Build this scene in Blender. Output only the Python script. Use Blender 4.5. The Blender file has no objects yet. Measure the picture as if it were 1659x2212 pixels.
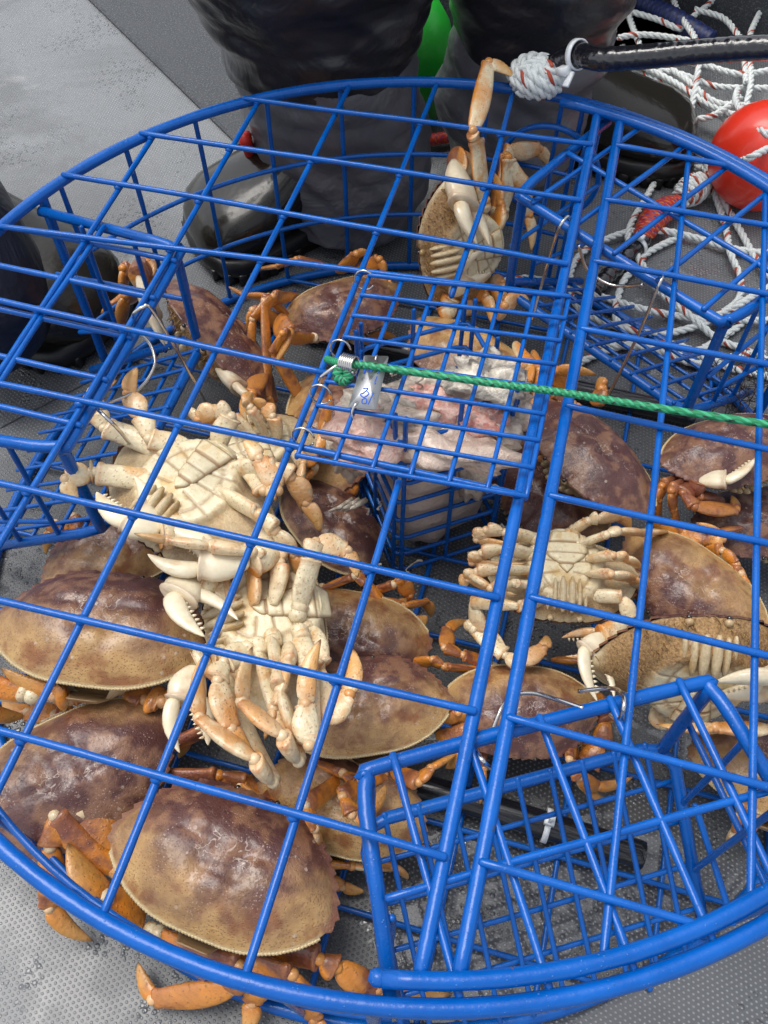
import bpy, math, random
import numpy as np
random.seed(7); rng=np.random.RandomState(11)
S=bpy.context.scene; COL=S.collection
T=.245                                   # height of the pot's top plane above the deck (m)
# ------------------------------------------------------------------ camera
CP=np.array([0.09181215,-0.44807046,0.53683902+T])
FWD=np.array([-0.14281908,0.52592485,-0.83845439]); RGT=np.array([0.96469946,0.26335188,0.00086565])
RGT-=RGT@FWD*FWD; RGT/=np.linalg.norm(RGT); DWN=np.cross(FWD,RGT)
F=1959.55
def at(a,b,z):
    "photograph reading (a,b) met with the level z metres above the deck"
    d=RGT*((a-829.5)/F)+DWN*((b-1106)/F)+FWD
    return CP+d*((z-CP[2])/d[2])
from mathutils import Matrix, Vector, noise as mnoise
cam=bpy.data.cameras.new('camera'); camo=bpy.data.objects.new('camera',cam); COL.objects.link(camo)
camo.matrix_world=Matrix(((RGT[0],-DWN[0],-FWD[0],CP[0]),(RGT[1],-DWN[1],-FWD[1],CP[1]),(RGT[2],-DWN[2],-FWD[2],CP[2]),(0,0,0,1)))
cam.sensor_fit='HORIZONTAL'; cam.sensor_width=36; cam.lens=36*F/1659; cam.clip_start=.02; cam.clip_end=300
S.camera=camo; S.render.resolution_x=768; S.render.resolution_y=1024
# ------------------------------------------------------------------ world, sun, exposure
W=bpy.data.worlds.new('World'); S.world=W; W.use_nodes=True
nt=W.node_tree; bg=nt.nodes['Background']; sky=nt.nodes.new('ShaderNodeTexSky'); sky.sky_type='NISHITA'; sky.sun_disc=False
ELEV,AZ=math.radians(70),math.radians(-75)      # AZ: compass angle of the sun from +Y towards +X
sky.sun_elevation=ELEV; sky.sun_rotation=AZ; sky.dust_density=3; sky.air_density=1
hs=nt.nodes.new('ShaderNodeHueSaturation'); hs.inputs['Saturation'].default_value=.3
nt.links.new(sky.outputs[0],hs.inputs['Color']); nt.links.new(hs.outputs[0],bg.inputs['Color']); bg.inputs['Strength'].default_value=.15
sl=bpy.data.lights.new('sun','SUN'); sl.energy=1.3; sl.angle=math.radians(34); sl.color=(1,.96,.9)
so=bpy.data.objects.new('sun',sl); COL.objects.link(so)
sd=Vector((math.sin(AZ)*math.cos(ELEV),math.cos(AZ)*math.cos(ELEV),math.sin(ELEV))); so.rotation_euler=sd.to_track_quat('Z','Y').to_euler()
S.view_settings.view_transform='Standard'; S.view_settings.look='None'; S.view_settings.gamma=1; S.view_settings.exposure=.66
S.render.engine='CYCLES'
# ------------------------------------------------------------------ helpers
def V(*a): return np.array(a,float)
def nz(v): v=np.asarray(v,float); n=np.linalg.norm(v); return v/n if n>1e-12 else V(0,0,1)
class MB:
    def __init__(s): s.v=[];s.f=[];s.a=[];s.l=[];s.n=0
    def add(s,vs,fs,pig=None,loc=None):
        vs=np.asarray(vs,float); k=len(vs)
        s.v.append(vs); s.f+= [tuple(i+s.n for i in f) for f in fs]
        s.a.append(np.zeros((k,3)) if pig is None else np.broadcast_to(np.asarray(pig,float),(k,3)))
        s.l.append(vs if loc is None else np.asarray(loc,float)); s.n+=k
    def loft(s,rings,pig=None,cap=True,closed=False,loc=None):
        rings=np.asarray(rings,float); n,m=rings.shape[:2]; fs=[]
        for i in range(n if closed else n-1):
            a=i*m; b=((i+1)%n)*m
            for j in range(m): k=(j+1)%m; fs.append((a+j,a+k,b+k,b+j))
        vs=rings.reshape(-1,3)
        if cap and not closed:
            vs=np.vstack([vs,rings[0].mean(0),rings[-1].mean(0)]); c=n*m
            for j in range(m):
                k=(j+1)%m; fs.append((c,k,j)); fs.append((c+1,(n-1)*m+j,(n-1)*m+k))
            if pig is not None:
                pig=np.asarray(pig,float).reshape(-1,3)
                if len(pig)==n*m: pig=np.vstack([pig,pig[0],pig[-1]])
            if loc is not None:
                loc=np.asarray(loc,float).reshape(-1,3); loc=np.vstack([loc,loc[0],loc[-1]])
        s.add(vs,fs,pig,loc)
    def tube(s,path,r,m=8,closed=False,jit=0):
        P=np.asarray(path,float); n=len(P)
        if closed: Tn=np.roll(P,-1,0)-np.roll(P,1,0)
        else:
            Tn=np.gradient(P,axis=0)
        Tn/=np.linalg.norm(Tn,axis=1)[:,None]+1e-12
        u=nz(np.cross(Tn[0],V(.13,.21,.97) if abs(Tn[0][2])<.9 else V(1,.1,0))); R=[]; rr=np.broadcast_to(r,(n,))
        for i in range(n):
            u=nz(u-u@Tn[i]*Tn[i]); w=np.cross(Tn[i],u); q=rr[i]*(1+(rng.uniform(-jit,jit) if jit else 0))
            R.append([P[i]+q*(u*math.cos(t)+w*math.sin(t)) for t in np.arange(m)*2*math.pi/m])
        s.loft(R,cap=not closed,closed=closed)
    def bar(s,p,q,r,m=8,jit=.05):
        p=np.asarray(p,float); q=np.asarray(q,float); L=np.linalg.norm(q-p); n=max(3,int(L/.012)); d=nz(q-p)
        t=np.linspace(0,1,n)[:,None]; am=min(.0013,L*.004)*rng.uniform(-1,1,3); P=p+(q-p)*t+am*np.sin(math.pi*t)+.4*am[::-1]*np.sin(2.7*math.pi*t)*np.sin(math.pi*t)
        P=np.vstack([p-d*r*.6,P[0:1],P[1:-1],P[-1:],q+d*r*.6]); rr=np.full(len(P),r); rr[0]=rr[-1]=r*.55
        s.tube(P,rr,m,jit=jit)
    def ball(s,c,r,n=(8,12),pig=None,ax=None):
        r=np.broadcast_to(r,(3,)); A=np.eye(3) if ax is None else np.asarray(ax); R=[]
        for i in range(1,n[0]):
            t=math.pi*i/n[0]; R.append([np.asarray(c)+A.T@(r*V(math.sin(t)*math.cos(p),math.sin(t)*math.sin(p),math.cos(t))) for p in np.arange(n[1])*2*math.pi/n[1]])
        s.loft(R,pig=None if pig is None else np.broadcast_to(pig,((n[0]-1)*n[1],3)))
    def box(s,c,h,ax=None,bev=0):
        A=np.eye(3) if ax is None else np.asarray(ax)
        def rect(z,k): return [np.asarray(c)+A.T@V(x*(h[0]-k),y*(h[1]-k),z) for x,y in ((-1,-1),(1,-1),(1,1),(-1,1))]
        b=bev or min(h)*.25
        s.loft([rect(-h[2],b),rect(-h[2]+b,0),rect(h[2]-b,0),rect(h[2],b)])
    def build(s,name,mat,parent=None,smooth=True,objc=None):
        me=bpy.data.meshes.new(name); vs=np.vstack(s.v); off=np.array(parent['_o']) if parent is not None else np.zeros(3)
        me.from_pydata((vs-off).tolist(),[],s.f); 
        a=me.attributes.new('pig','FLOAT_VECTOR','POINT'); a.data.foreach_set('vector',np.vstack(s.a).astype(np.float32).ravel())
        a=me.attributes.new('loc','FLOAT_VECTOR','POINT'); a.data.foreach_set('vector',np.vstack(s.l).astype(np.float32).ravel())
        if smooth: me.polygons.foreach_set('use_smooth',[True]*len(me.polygons))
        me.materials.append(mat); me.update()
        o=bpy.data.objects.new(name,me); COL.objects.link(o)
        if parent is not None: o.parent=parent; o['_o']=tuple(off)
        if objc: o.color=objc
        return o
def thing(name,label,cat,loc,group=None):
    o=bpy.data.objects.new(name,None); o.empty_display_size=.03; COL.objects.link(o); loc=np.asarray(loc,float)
    o.location=loc; o['_o']=tuple(loc); o['label']=label; o['category']=cat
    if group: o['group']=group
    return o
def tag(o,label,cat,group=None):
    o['label']=label; o['category']=cat
    if group: o['group']=group
    return o
def spline(P,n=8,closed=False):
    P=np.asarray(P,float); out=[]; N=len(P)
    for i in range(N if closed else N-1):
        if closed: a,b,c,d=P[(i-1)%N],P[i],P[(i+1)%N],P[(i+2)%N]
        else: a,b,c,d=P[max(i-1,0)],P[i],P[i+1],P[min(i+2,N-1)]
        for k in range(n):
            t=k/n; out.append(.5*((2*b)+(c-a)*t+(2*a-5*b+4*c-d)*t*t+(3*b-a-3*c+d)*t**3))
    if not closed: out.append(P[-1])
    return np.array(out)
# ------------------------------------------------------------------ materials
class NM:
    def __init__(s,name):
        s.m=bpy.data.materials.new(name); s.m.use_nodes=True; s.t=s.m.node_tree; s.b=s.t.nodes['Principled BSDF']
    def n(s,ty,**k):
        x=s.t.nodes.new(ty)
        for a,b in k.items(): setattr(x,a,b)
        return x
    def L(s,a,b): s.t.links.new(a,b)
    def put(s,x,sock):
        if isinstance(x,(int,float)): sock.default_value=x
        elif isinstance(x,(tuple,list)): sock.default_value=tuple(x)+((1,) if len(x)==3 and len(sock.default_value)==4 else ())
        else: s.L(x,sock)
    def m2(s,op,a,b=0,c=0,cl=False):
        x=s.n('ShaderNodeMath',operation=op,use_clamp=cl); s.put(a,x.inputs[0]); s.put(b,x.inputs[1]); s.put(c,x.inputs[2]); return x.outputs[0]
    def mix(s,f,a,b,bl='MIX'):
        x=s.n('ShaderNodeMix',data_type='RGBA',blend_type=bl); s.put(f,x.inputs[0]); s.put(a,x.inputs[6]); s.put(b,x.inputs[7]); return x.outputs[2]
    def attr(s,nm): return s.n('ShaderNodeAttribute',attribute_name=nm).outputs['Vector']
    def sep(s,v): x=s.n('ShaderNodeSeparateXYZ'); s.L(v,x.inputs[0]); return x.outputs
    def noise(s,v,sc,det=3,ro=.55,dist=0):
        x=s.n('ShaderNodeTexNoise'); x.inputs['Scale'].default_value=sc; x.inputs['Detail'].default_value=det; x.inputs['Roughness'].default_value=ro; x.inputs['Distortion'].default_value=dist
        if v is not None: s.L(v,x.inputs['Vector'])
        return x.outputs['Fac']
    def vor(s,v,sc,feat='F1',rnd=1,out='Distance'):
        x=s.n('ShaderNodeTexVoronoi',feature=feat); x.inputs['Scale'].default_value=sc; x.inputs['Randomness'].default_value=rnd; s.L(v,x.inputs['Vector']); return x.outputs[out]
    def ss(s,x,a,b,lo=0,hi=1):
        y=s.n('ShaderNodeMapRange',interpolation_type='SMOOTHSTEP'); s.put(x,y.inputs[0])
        for i,q in enumerate((a,b,lo,hi)): y.inputs[i+1].default_value=q
        return y.outputs[0]
    def bump(s,h,st,d,n=None):
        x=s.n('ShaderNodeBump'); x.inputs['Strength'].default_value=st; x.inputs['Distance'].default_value=d; s.L(h,x.inputs['Height'])
        if n is not None: s.L(n,x.inputs['Normal'])
        return x.outputs[0]
    def set(s,**k):
        for a,b in k.items(): s.put(b,s.b.inputs[a.replace('_',' ')])
        return s.m
    def wpos(s): return s.n('ShaderNodeNewGeometry').outputs['Position']
def flat(name,c,r=.5,var=.15,sc=60,metal=0,bump=0,coat=0,sub=0):
    k=NM(name); p=k.wpos(); f=k.noise(p,sc,3)
    col=k.mix(f,tuple(x*(1-var) for x in c),tuple(min(1,x*(1+var)) for x in c))
    d=dict(Base_Color=col,Roughness=r,Metallic=metal,Coat_Weight=coat,Coat_Roughness=.1)
    if bump: d['Normal']=k.bump(k.noise(p,sc*2,4),.5,bump)
    return k.set(**d)
def m_blue():
    k=NM('blue_vinyl'); p=k.wpos(); n1=k.noise(p,35,3); n2=k.noise(p,260,2)
    col=k.mix(n1,(.0,.058,.28),(.0,.120,.50)); 
    chip=k.ss(k.noise(p,34,5,.75),.68,.70); col=k.mix(k.m2('MULTIPLY',chip,.85),col,(.05,.07,.10)); rust=k.ss(k.noise(p,19,4,.8),.71,.74); col=k.mix(rust,col,(.16,.06,.03)); col=k.mix(k.m2('MULTIPLY',k.ss(k.noise(p,6,3),.5,.75),.35),col,(.01,.05,.22))
    dr=k.ss(k.vor(p,330),.20,.12)
    dm=k.ss(k.noise(p,90,2),.5,.6); dr=k.m2('MULTIPLY',dr,dm)
    col=k.mix(k.m2('MULTIPLY',dr,.25),col,(.2,.4,.75))
    h=k.m2('ADD',k.m2('MULTIPLY',n2,.5),dr)
    return k.set(Base_Color=col,Roughness=k.ss(n1,.3,.7,.2,.36),Coat_Weight=.12,Coat_Roughness=.05,Specular_IOR_Level=.32,Normal=k.bump(h,.6,.0010))
def m_floor():
    k=NM('deck_vinyl'); p=k.wpos()
    mp=k.n('ShaderNodeMapping'); mp.inputs['Rotation'].default_value=(0,0,math.radians(24)); k.L(p,mp.inputs[0]); q=mp.outputs[0]
    xyz=k.sep(q)
    def cell(a,off): return k.m2('SUBTRACT',k.m2('FRACT',k.m2('ADD',k.m2('MULTIPLY',a,270),off)),.5)
    row=k.m2('MULTIPLY',k.m2('MODULO',k.m2('FLOOR',k.m2('MULTIPLY',k.m2('ADD',xyz[1],50),270)),2),.5)
    cx=k.m2('SUBTRACT',k.m2('FRACT',k.m2('ADD',k.m2('MULTIPLY',xyz[0],240),row)),.5)
    cy=k.m2('SUBTRACT',k.m2('FRACT',k.m2('MULTIPLY',k.m2('ADD',xyz[1],50),270)),.5)
    d=k.m2('SQRT',k.m2('ADD',k.m2('MULTIPLY',cx,cx),k.m2('MULTIPLY',cy,cy)))
    dot=k.ss(d,.30,.12)
    n1=k.noise(p,3.2,4,.6); n2=k.noise(p,17,4,.6,.4); n3=k.noise(p,160,3)
    base=k.mix(n1,(.10,.107,.114),(.18,.19,.20)); base=k.mix(k.m2('MULTIPLY',n2,.4),base,(.27,.28,.29))
    base=k.mix(k.m2('MULTIPLY',dot,.75),base,(.42,.44,.46)); base=k.mix(k.m2('MULTIPLY',k.ss(k.noise(p,60,4,.7),.60,.72),.35),base,(.08,.08,.085))
    base=k.mix(k.m2('MULTIPLY',k.ss(k.noise(p,2.6,6,.65,.5),.46,.60),.5),base,(.085,.088,.09)); base=k.mix(k.m2('MULTIPLY',k.ss(k.noise(p,5.5,6,.7,1.2),.58,.70),.45),base,(.36,.36,.35))
    dirt=k.ss(k.noise(p,7,5,.7),.62,.8); base=k.mix(k.m2('MULTIPLY',dirt,.4),base,(.07,.06,.05))
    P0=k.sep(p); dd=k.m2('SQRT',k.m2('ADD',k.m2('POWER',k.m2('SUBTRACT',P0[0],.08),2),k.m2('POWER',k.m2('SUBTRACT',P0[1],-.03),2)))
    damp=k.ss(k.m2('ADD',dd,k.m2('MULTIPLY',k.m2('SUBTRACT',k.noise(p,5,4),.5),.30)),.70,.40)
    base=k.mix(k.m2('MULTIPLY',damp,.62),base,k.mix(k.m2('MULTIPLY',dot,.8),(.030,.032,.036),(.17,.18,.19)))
    # puddles lie towards the near right, thin broken film elsewhere
    P=k.sep(p); wet=k.m2('ADD',k.noise(p,15,5,.6,.5),k.m2('ADD',k.m2('MULTIPLY',k.m2('MULTIPLY',k.ss(P[1],-.05,-.25),k.ss(P[0],0,.12)),.20),k.m2('MULTIPLY',k.ss(P[0],0,-.3),-.2)))
    pud=k.ss(wet,.60,.615); film=k.ss(k.noise(p,28,4),.45,.6)
    rough=k.m2('SUBTRACT',.42,k.m2('MULTIPLY',pud,.36)); rough=k.m2('SUBTRACT',rough,k.m2('MULTIPLY',film,.07))
    drops=k.ss(k.vor(p,170),.42,.2)
    drops=k.m2('MULTIPLY',drops,k.ss(k.noise(p,9,4),.5,.6)); rough=k.m2('SUBTRACT',rough,k.m2('MULTIPLY',drops,.22)); h=k.m2('ADD',k.m2('MULTIPLY',dot,k.m2('SUBTRACT',1,k.m2('MULTIPLY',pud,.7))),k.m2('ADD',k.m2('MULTIPLY',n3,.12),k.m2('MULTIPLY',drops,1.2)))
    return k.set(Base_Color=base,Roughness=rough,Normal=k.bump(h,.9,.0011),Coat_Weight=k.m2('MULTIPLY',pud,.8),Coat_Roughness=.04,Specular_IOR_Level=.6)
def m_carpet():
    k=NM('speckled_nonskid'); p=k.wpos(); a=k.noise(p,420,3,.7); b=k.noise(p,40,3)
    col=k.mix(k.ss(a,.5,.66),(.035,.04,.045),(.2,.215,.23)); col=k.mix(b,col,(.07,.075,.085))
    return k.set(Base_Color=col,Roughness=.8,Normal=k.bump(a,.8,.002))
def m_shell():
    k=NM('crab_carapace'); v=k.attr('loc'); x,y,z=k.sep(v); pg=k.sep(k.attr('pig'))
    oi=k.n('ShaderNodeObjectInfo'); oc=k.n('ShaderNodeSeparateColor'); k.L(oi.outputs['Color'],oc.inputs[0])
    sh=k.n('ShaderNodeVectorMath',operation='ADD'); k.L(v,sh.inputs[0]); cb=k.n('ShaderNodeCombineXYZ'); k.L(k.m2('MULTIPLY',oc.outputs[2],40),cb.inputs[0]); k.L(k.m2('MULTIPLY',oc.outputs[2],17),cb.inputs[1]); k.L(cb.outputs[0],sh.inputs[1]); w=sh.outputs[0]
    n1=k.noise(w,4.5,4,.6,.3); n2=k.noise(w,16,3,.6)
    # purple over the front and middle, tan towards the rear and flanks
    m=k.m2('ADD',k.m2('MULTIPLY',k.m2('SUBTRACT',y,k.m2('MULTIPLY',k.m2('MULTIPLY',x,x),.9)),1.7),oc.outputs[0]); m=k.m2('ADD',m,k.m2('MULTIPLY',k.m2('SUBTRACT',n1,.5),1.05))
    mask=k.ss(m,.05,.85)
    tan=k.mix(n2,(.38,.195,.06),(.60,.40,.165)); tan=k.mix(k.ss(k.noise(w,7,3),.46,.66),tan,(.28,.115,.035))
    pur=k.mix(n2,(.055,.020,.020),(.13,.052,.042)); pur=k.mix(k.ss(k.noise(w,8,3),.46,.62),pur,(.22,.11,.065))
    col=k.mix(mask,tan,pur)
    net=k.ss(k.vor(w,88),.36,.20); col=k.mix(k.m2('MULTIPLY',net,k.m2('MULTIPLY',k.m2('SUBTRACT',1,mask),.62)),col,(.20,.075,.03))
    dots=k.m2('MULTIPLY',k.ss(k.vor(w,75),.30,.14),k.m2('MULTIPLY',k.ss(k.noise(w,9,2),.48,.62),mask)); col=k.mix(k.m2('MULTIPLY',dots,.55),col,(.50,.38,.33))
    sp=k.m2('MULTIPLY',k.ss(k.vor(w,17),.17,.11),k.ss(k.noise(w,5,2),.5,.6)); 
    # pale squiggles either side of the middle
    ax=k.m2('ABSOLUTE',x); dx=k.m2('SUBTRACT',ax,.075); dy=k.m2('SUBTRACT',y,.03); rr=k.m2('SQRT',k.m2('ADD',k.m2('MULTIPLY',dx,dx),k.m2('MULTIPLY',dy,dy)))
    rid=k.m2('ABSOLUTE',k.m2('SUBTRACT',k.noise(w,19,2,.5,.6),.5)); sq=k.m2('MULTIPLY',k.ss(rid,.022,.008),k.ss(rr,.075,.045))
    wh=k.m2('MAXIMUM',k.m2('MULTIPLY',sp,.8),sq); col=k.mix(k.m2('MULTIPLY',wh,.6),col,(.55,.45,.38))
    edge=pg[0]; col=k.mix(k.m2('MULTIPLY',edge,.7),col,(.17,.07,.05))
    col=k.mix(pg[1],col,(.50,.38,.2))
    bright=k.n('ShaderNodeHueSaturation'); k.L(col,bright.inputs['Color']); k.L(k.m2('ADD',.65,k.m2('MULTIPLY',oc.outputs[1],.8)),bright.inputs['Value'])
    h=k.m2('ADD',k.m2('MULTIPLY',k.m2('SUBTRACT',1,net),.5),k.m2('ADD',k.m2('MULTIPLY',n2,2.6),k.m2('MULTIPLY',wh,.25)))
    wetn=k.noise(w,6,3)
    return k.set(Base_Color=bright.outputs[0],Roughness=k.ss(wetn,.35,.65,.3,.5),Coat_Weight=.22,Coat_Roughness=.2,Normal=k.bump(h,.55,.0011))
def m_limb(name,belly=0):
    k=NM(name); v=k.attr('loc'); g=k.sep(k.attr('pig')); oi=k.n('ShaderNodeObjectInfo'); oc=k.n('ShaderNodeSeparateColor'); k.L(oi.outputs['Color'],oc.inputs[0])
    n1=k.noise(v,9,3); n2=k.noise(v,45,3)
    # pig: x along limb, y dorsal, z joint/edge darkness
    f=k.m2('ADD',g[1],k.m2('MULTIPLY',k.m2('SUBTRACT',n1,.5),.7)); f=k.m2('ADD',f,k.m2('MULTIPLY',k.m2('SUBTRACT',oc.outputs[0],.5),.8))
    dors=k.ss(f,.44,.70)
    cream=k.mix(n2,(.62,.50,.29),(.86,.77,.54)); cream=k.mix(k.ss(n1,.50,.70),cream,(.66,.40,.17))
    org=k.mix(n1,(.62,.165,.010),(.74,.33,.05)); brn=k.mix(n2,(.12,.035,.028),(.27,.085,.04))
    f2=k.m2('ADD',f,k.m2('MULTIPLY',g[2],.5)); dk=k.ss(f2,.92,1.16)
    col=k.mix(dors,cream,org); col=k.mix(dk,col,brn)
    tip=k.ss(g[0],.8,.9); far=k.m2('MULTIPLY',k.ss(g[0],.35,.75),k.ss(k.noise(v,5,3),.36,.56)); col=k.mix(k.m2('MULTIPLY',far,.75),col,(.62,.25,.05)); col=k.mix(k.m2('MULTIPLY',tip,.6),col,(.62,.35,.11)); col=k.mix(k.ss(g[0],.965,1.0),col,(.14,.07,.03))
    col=k.mix(k.m2('MULTIPLY',k.ss(g[2],.12,.8),.75),col,(.46,.17,.05))
    pores=k.ss(k.vor(v,52),.28,.12); col=k.mix(k.m2('MULTIPLY',pores,.42),col,(.22,.10,.05)); col=k.mix(k.m2('MULTIPLY',k.ss(k.noise(v,13,5,.75),.55,.68),.4),col,(.33,.15,.06))
    return k.set(Base_Color=col,Roughness=.33,Coat_Weight=.35,Coat_Roughness=.14,Normal=k.bump(k.m2('ADD',k.m2('MULTIPLY',n2,1.6),k.m2('MULTIPLY',pores,.7)),.5,.0011),Subsurface_Weight=.05,Subsurface_Radius=(.01,.005,.003),Subsurface_Scale=.3)
def m_belly():
    k=NM('crab_underside'); v=k.attr('loc'); g=k.sep(k.attr('pig')); n1=k.noise(v,7,4,.6); n2=k.noise(v,40,3)
    col=k.mix(n2,(.58,.48,.28),(.83,.75,.52)); col=k.mix(k.ss(n1,.5,.70),col,(.60,.42,.18))
    col=k.mix(k.m2('MULTIPLY',k.ss(k.noise(v,16,4,.7),.52,.66),.45),col,(.42,.25,.09)); col=k.mix(k.m2('MULTIPLY',g[0],.9),col,(.28,.15,.06))
    fz=k.mix(k.ss(k.noise(v,80,4,.75),.3,.7),(.17,.085,.03),(.46,.28,.11)); col=k.mix(g[1],col,fz)
    pores=k.ss(k.vor(v,45),.2,.08); col=k.mix(k.m2('MULTIPLY',pores,.35),col,(.3,.2,.1))
    h=k.m2('ADD',n2,k.m2('MULTIPLY',g[1],k.m2('MULTIPLY',k.noise(v,90,4,.8),3)))
    return k.set(Base_Color=col,Roughness=k.m2('ADD',.36,k.m2('MULTIPLY',g[1],.3)),Coat_Weight=.25,Coat_Roughness=.15,Normal=k.bump(h,.45,.001))
def m_white():
    k=NM('crab_claw_white'); v=k.attr('loc'); n2=k.noise(v,30,3); g=k.sep(k.attr('pig'))
    col=k.mix(n2,(.70,.59,.38),(.88,.81,.62)); col=k.mix(k.m2('MULTIPLY',k.ss(k.noise(v,6,4),.54,.7),.6),col,(.60,.40,.2)); col=k.mix(k.m2('MULTIPLY',g[2],.8),col,(.30,.12,.06))
    return k.set(Base_Color=col,Roughness=.3,Coat_Weight=.4,Coat_Roughness=.12,Normal=k.bump(n2,.3,.001))
def m_cloth(name,c1,c2,sc=900,r=.35,coat=.3,wr=.004):
    k=NM(name); p=k.wpos(); n1=k.noise(p,9,4,.6,.6); wv=k.noise(p,sc,1)
    col=k.mix(n1,c1,c2); nb=k.bump(n1,.8,wr*4); nb=k.bump(wv,.5,.0006,nb)
    return k.set(Base_Color=col,Roughness=r,Coat_Weight=coat,Coat_Roughness=.22,Normal=nb)
def m_rope():
    k=NM('white_rope'); g=k.sep(k.attr('pig')); p=k.wpos(); n=k.noise(p,500,3); col=k.mix(n,(.58,.63,.62),(.82,.85,.83)); col=k.mix(k.ss(g[0],.3,.6),col,(.42,.07,.035))
    return k.set(Base_Color=col,Roughness=.55,Normal=k.bump(k.noise(p,900,2),.6,.0006))
def m_braid(name,c,c2,c3,sc=1):
    k=NM(name); g=k.sep(k.attr('pig')); col=k.mix(k.ss(g[0],.4,.6),c,c2); col=k.mix(k.ss(g[1],.4,.6),col,c3)
    return k.set(Base_Color=col,Roughness=.5,Normal=k.bump(k.noise(k.wpos(),700,2),.4,.0006))
def m_meat():
    k=NM('fish_flesh'); g=k.sep(k.attr('pig')); p=k.wpos(); n1=k.noise(p,55,4,.65,.6); n2=k.noise(p,190,4,.7)
    a=k.mix(k.ss(n1,.3,.65),(.22,.18,.14),(.74,.67,.55)); pk=k.mix(k.ss(n2,.35,.65),(.66,.22,.17),(.80,.52,.42)); col=k.mix(g[0],a,pk); sk=k.mix(k.noise(p,30,4),(.55,.42,.33),(.80,.68,.56)); col=k.mix(g[1],col,sk)
    col=k.mix(k.m2('MULTIPLY',k.ss(n2,.62,.75),.6),col,(.12,.10,.08))
    return k.set(Base_Color=col,Roughness=.28,Coat_Weight=.4,Coat_Roughness=.1,Normal=k.bump(k.m2('ADD',n1,k.m2('MULTIPLY',n2,.5)),.8,.004),Subsurface_Weight=.1,Subsurface_Radius=(.01,.004,.003),Subsurface_Scale=.5)
BLUE=m_blue(); SHELL=m_shell(); LIMB=m_limb('crab_limb'); BELLY=m_belly(); WHITE=m_white(); ROPE=m_rope(); MEAT=m_meat()
STEEL=flat('stainless_wire',(.62,.60,.57),.18,metal=1); BLK=flat('black_rubber_tube',(.008,.009,.012),.22,coat=.5,bump=.0004); TAPE=flat('black_tape',(.008,.008,.012),.16,coat=.8,sc=35,bump=.004)
PLAST=flat('white_nylon',(.75,.78,.80),.3); EYE=flat('crab_eye',(.01,.008,.008),.1,coat=1)
# ------------------------------------------------------------------ the deck and the hull lining
def sheet(name,pts,z,mat):
    b=MB(); b.add([V(x,y,z) for x,y in pts],[tuple(range(len(pts)))]); o=b.build(name,mat,smooth=False); o['kind']='structure'; return o
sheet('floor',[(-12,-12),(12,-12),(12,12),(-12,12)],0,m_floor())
CARP=m_carpet()
# low coated side box of the hull on the left, and the coated hull lining behind the feet
pA=at(190,0,0); pB=at(515,318,0); dA=nz(pA-pB); pA2=pA+dA*1.2
inn=nz(V(-dA[1],dA[0],0)); inn=inn if inn[0]>0 else -inn
b=MB(); q=[pB,pA2,pA2+inn*.5,pB+inn*.20]
b.loft([[p+V(0,0,.0015) for p in q],[p+V(0,0,.004) for p in q],[p+inn*.004+V(0,0,.007) for p in q]])
tag(b.build('nonskid_mat',CARP,smooth=False),'grey speckled non-skid mat strip lying along the deck behind the black waders','mat')
b=MB(); w0=at(940,112,0); w1=at(1400,20,0); w2=at(1700,140,0)
b2=nz(w2-w1); w2=w1+b2*1.5
for P0,P1 in ((w0-V(.0,0,0),w1),(w1,w2)):
    pass
pth=[w0+V(-.05,.0,0),w1,w2]; bk=[p+V(.10,.5,0) for p in pth]
b.loft([[p+V(0,0,0) for p in pth]+[p for p in bk[::-1]],[p+V(0,.04,.35) for p in pth]+[p+V(0,0,.35) for p in bk[::-1]]])
tag(b.build('hull_lining',CARP,smooth=False),'dark speckled hull lining rising behind the feet and the rope pile','hull')
sm=MB()
def seam(a,c,r=.0009): 
    P=[at(*a,.0004)+(at(*c,.0004)-at(*a,.0004))*t for t in np.linspace(0,1,30)]; sm.tube(P,r,5)
seam((0,925),(240,800)); seam((900,590),(1010,545)); 
o=sm.build('floor_seam',flat('seam',(.05,.05,.055),.6)); o['kind']='structure'
def screw(a,c,lab):
    t=thing('deck_screw',lab,'screw',at(a,c,0)); c0=at(a,c,0); b=MB()
    b.loft([[c0+V(r*math.cos(u),r*math.sin(u),z) for u in np.arange(16)*math.pi/8] for r,z in ((.0062,.0),(.006,.0012),(.0042,.0016),(.0036,.0008),(.001,.0007))]); b.build('screw_head',flat('screw_metal',(.3,.31,.32),.3,metal=.8),t)
screw(910,492,'round steel deck screw behind the trap near the tall standing crab'); screw(312,770,'round steel deck screw under the left tunnel of the blue trap')
# ------------------------------------------------------------------ the crab trap
POT=thing('crab_trap','round blue vinyl coated wire crab trap full of crabs on the wet deck','crab trap',(0,0,0))
R0=.416; RW=.0026; RT=.0052
def ringpts(R,z,a0=0,a1=360,n=None):
    n=n or int(abs(a1-a0)/2.5)+1; return [V(R*math.cos(math.radians(a)),R*math.sin(math.radians(a)),z) for a in np.linspace(a0,a1,n)]
b=MB(); b.tube(ringpts(R0,T,0,357.5,144),RT,10,closed=True,jit=.04); b.build('top_ring',BLUE,POT)
b=MB(); b.tube(ringpts(R0-.004,.006,0,357.5,144),.005,9,closed=True,jit=.04); b.build('bottom_ring',BLUE,POT)
def clip(p,q,R=R0,lo=None):
    "extend the level line p-q to the circle R on both sides"
    d=nz(q-p); m=p-(p@d)*d; m=V(m[0],m[1],0); h=math.sqrt(max(0,R*R-(m[0]**2+m[1]**2))); d2=nz(V(d[0],d[1],0)); c=V(m[0],m[1],p[2]); return c-d2*h,c+d2*h
LBp=at(1292,240,T),at(909,2099,T); RBp=at(1344,240,T),at(994,2099,T)
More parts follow.
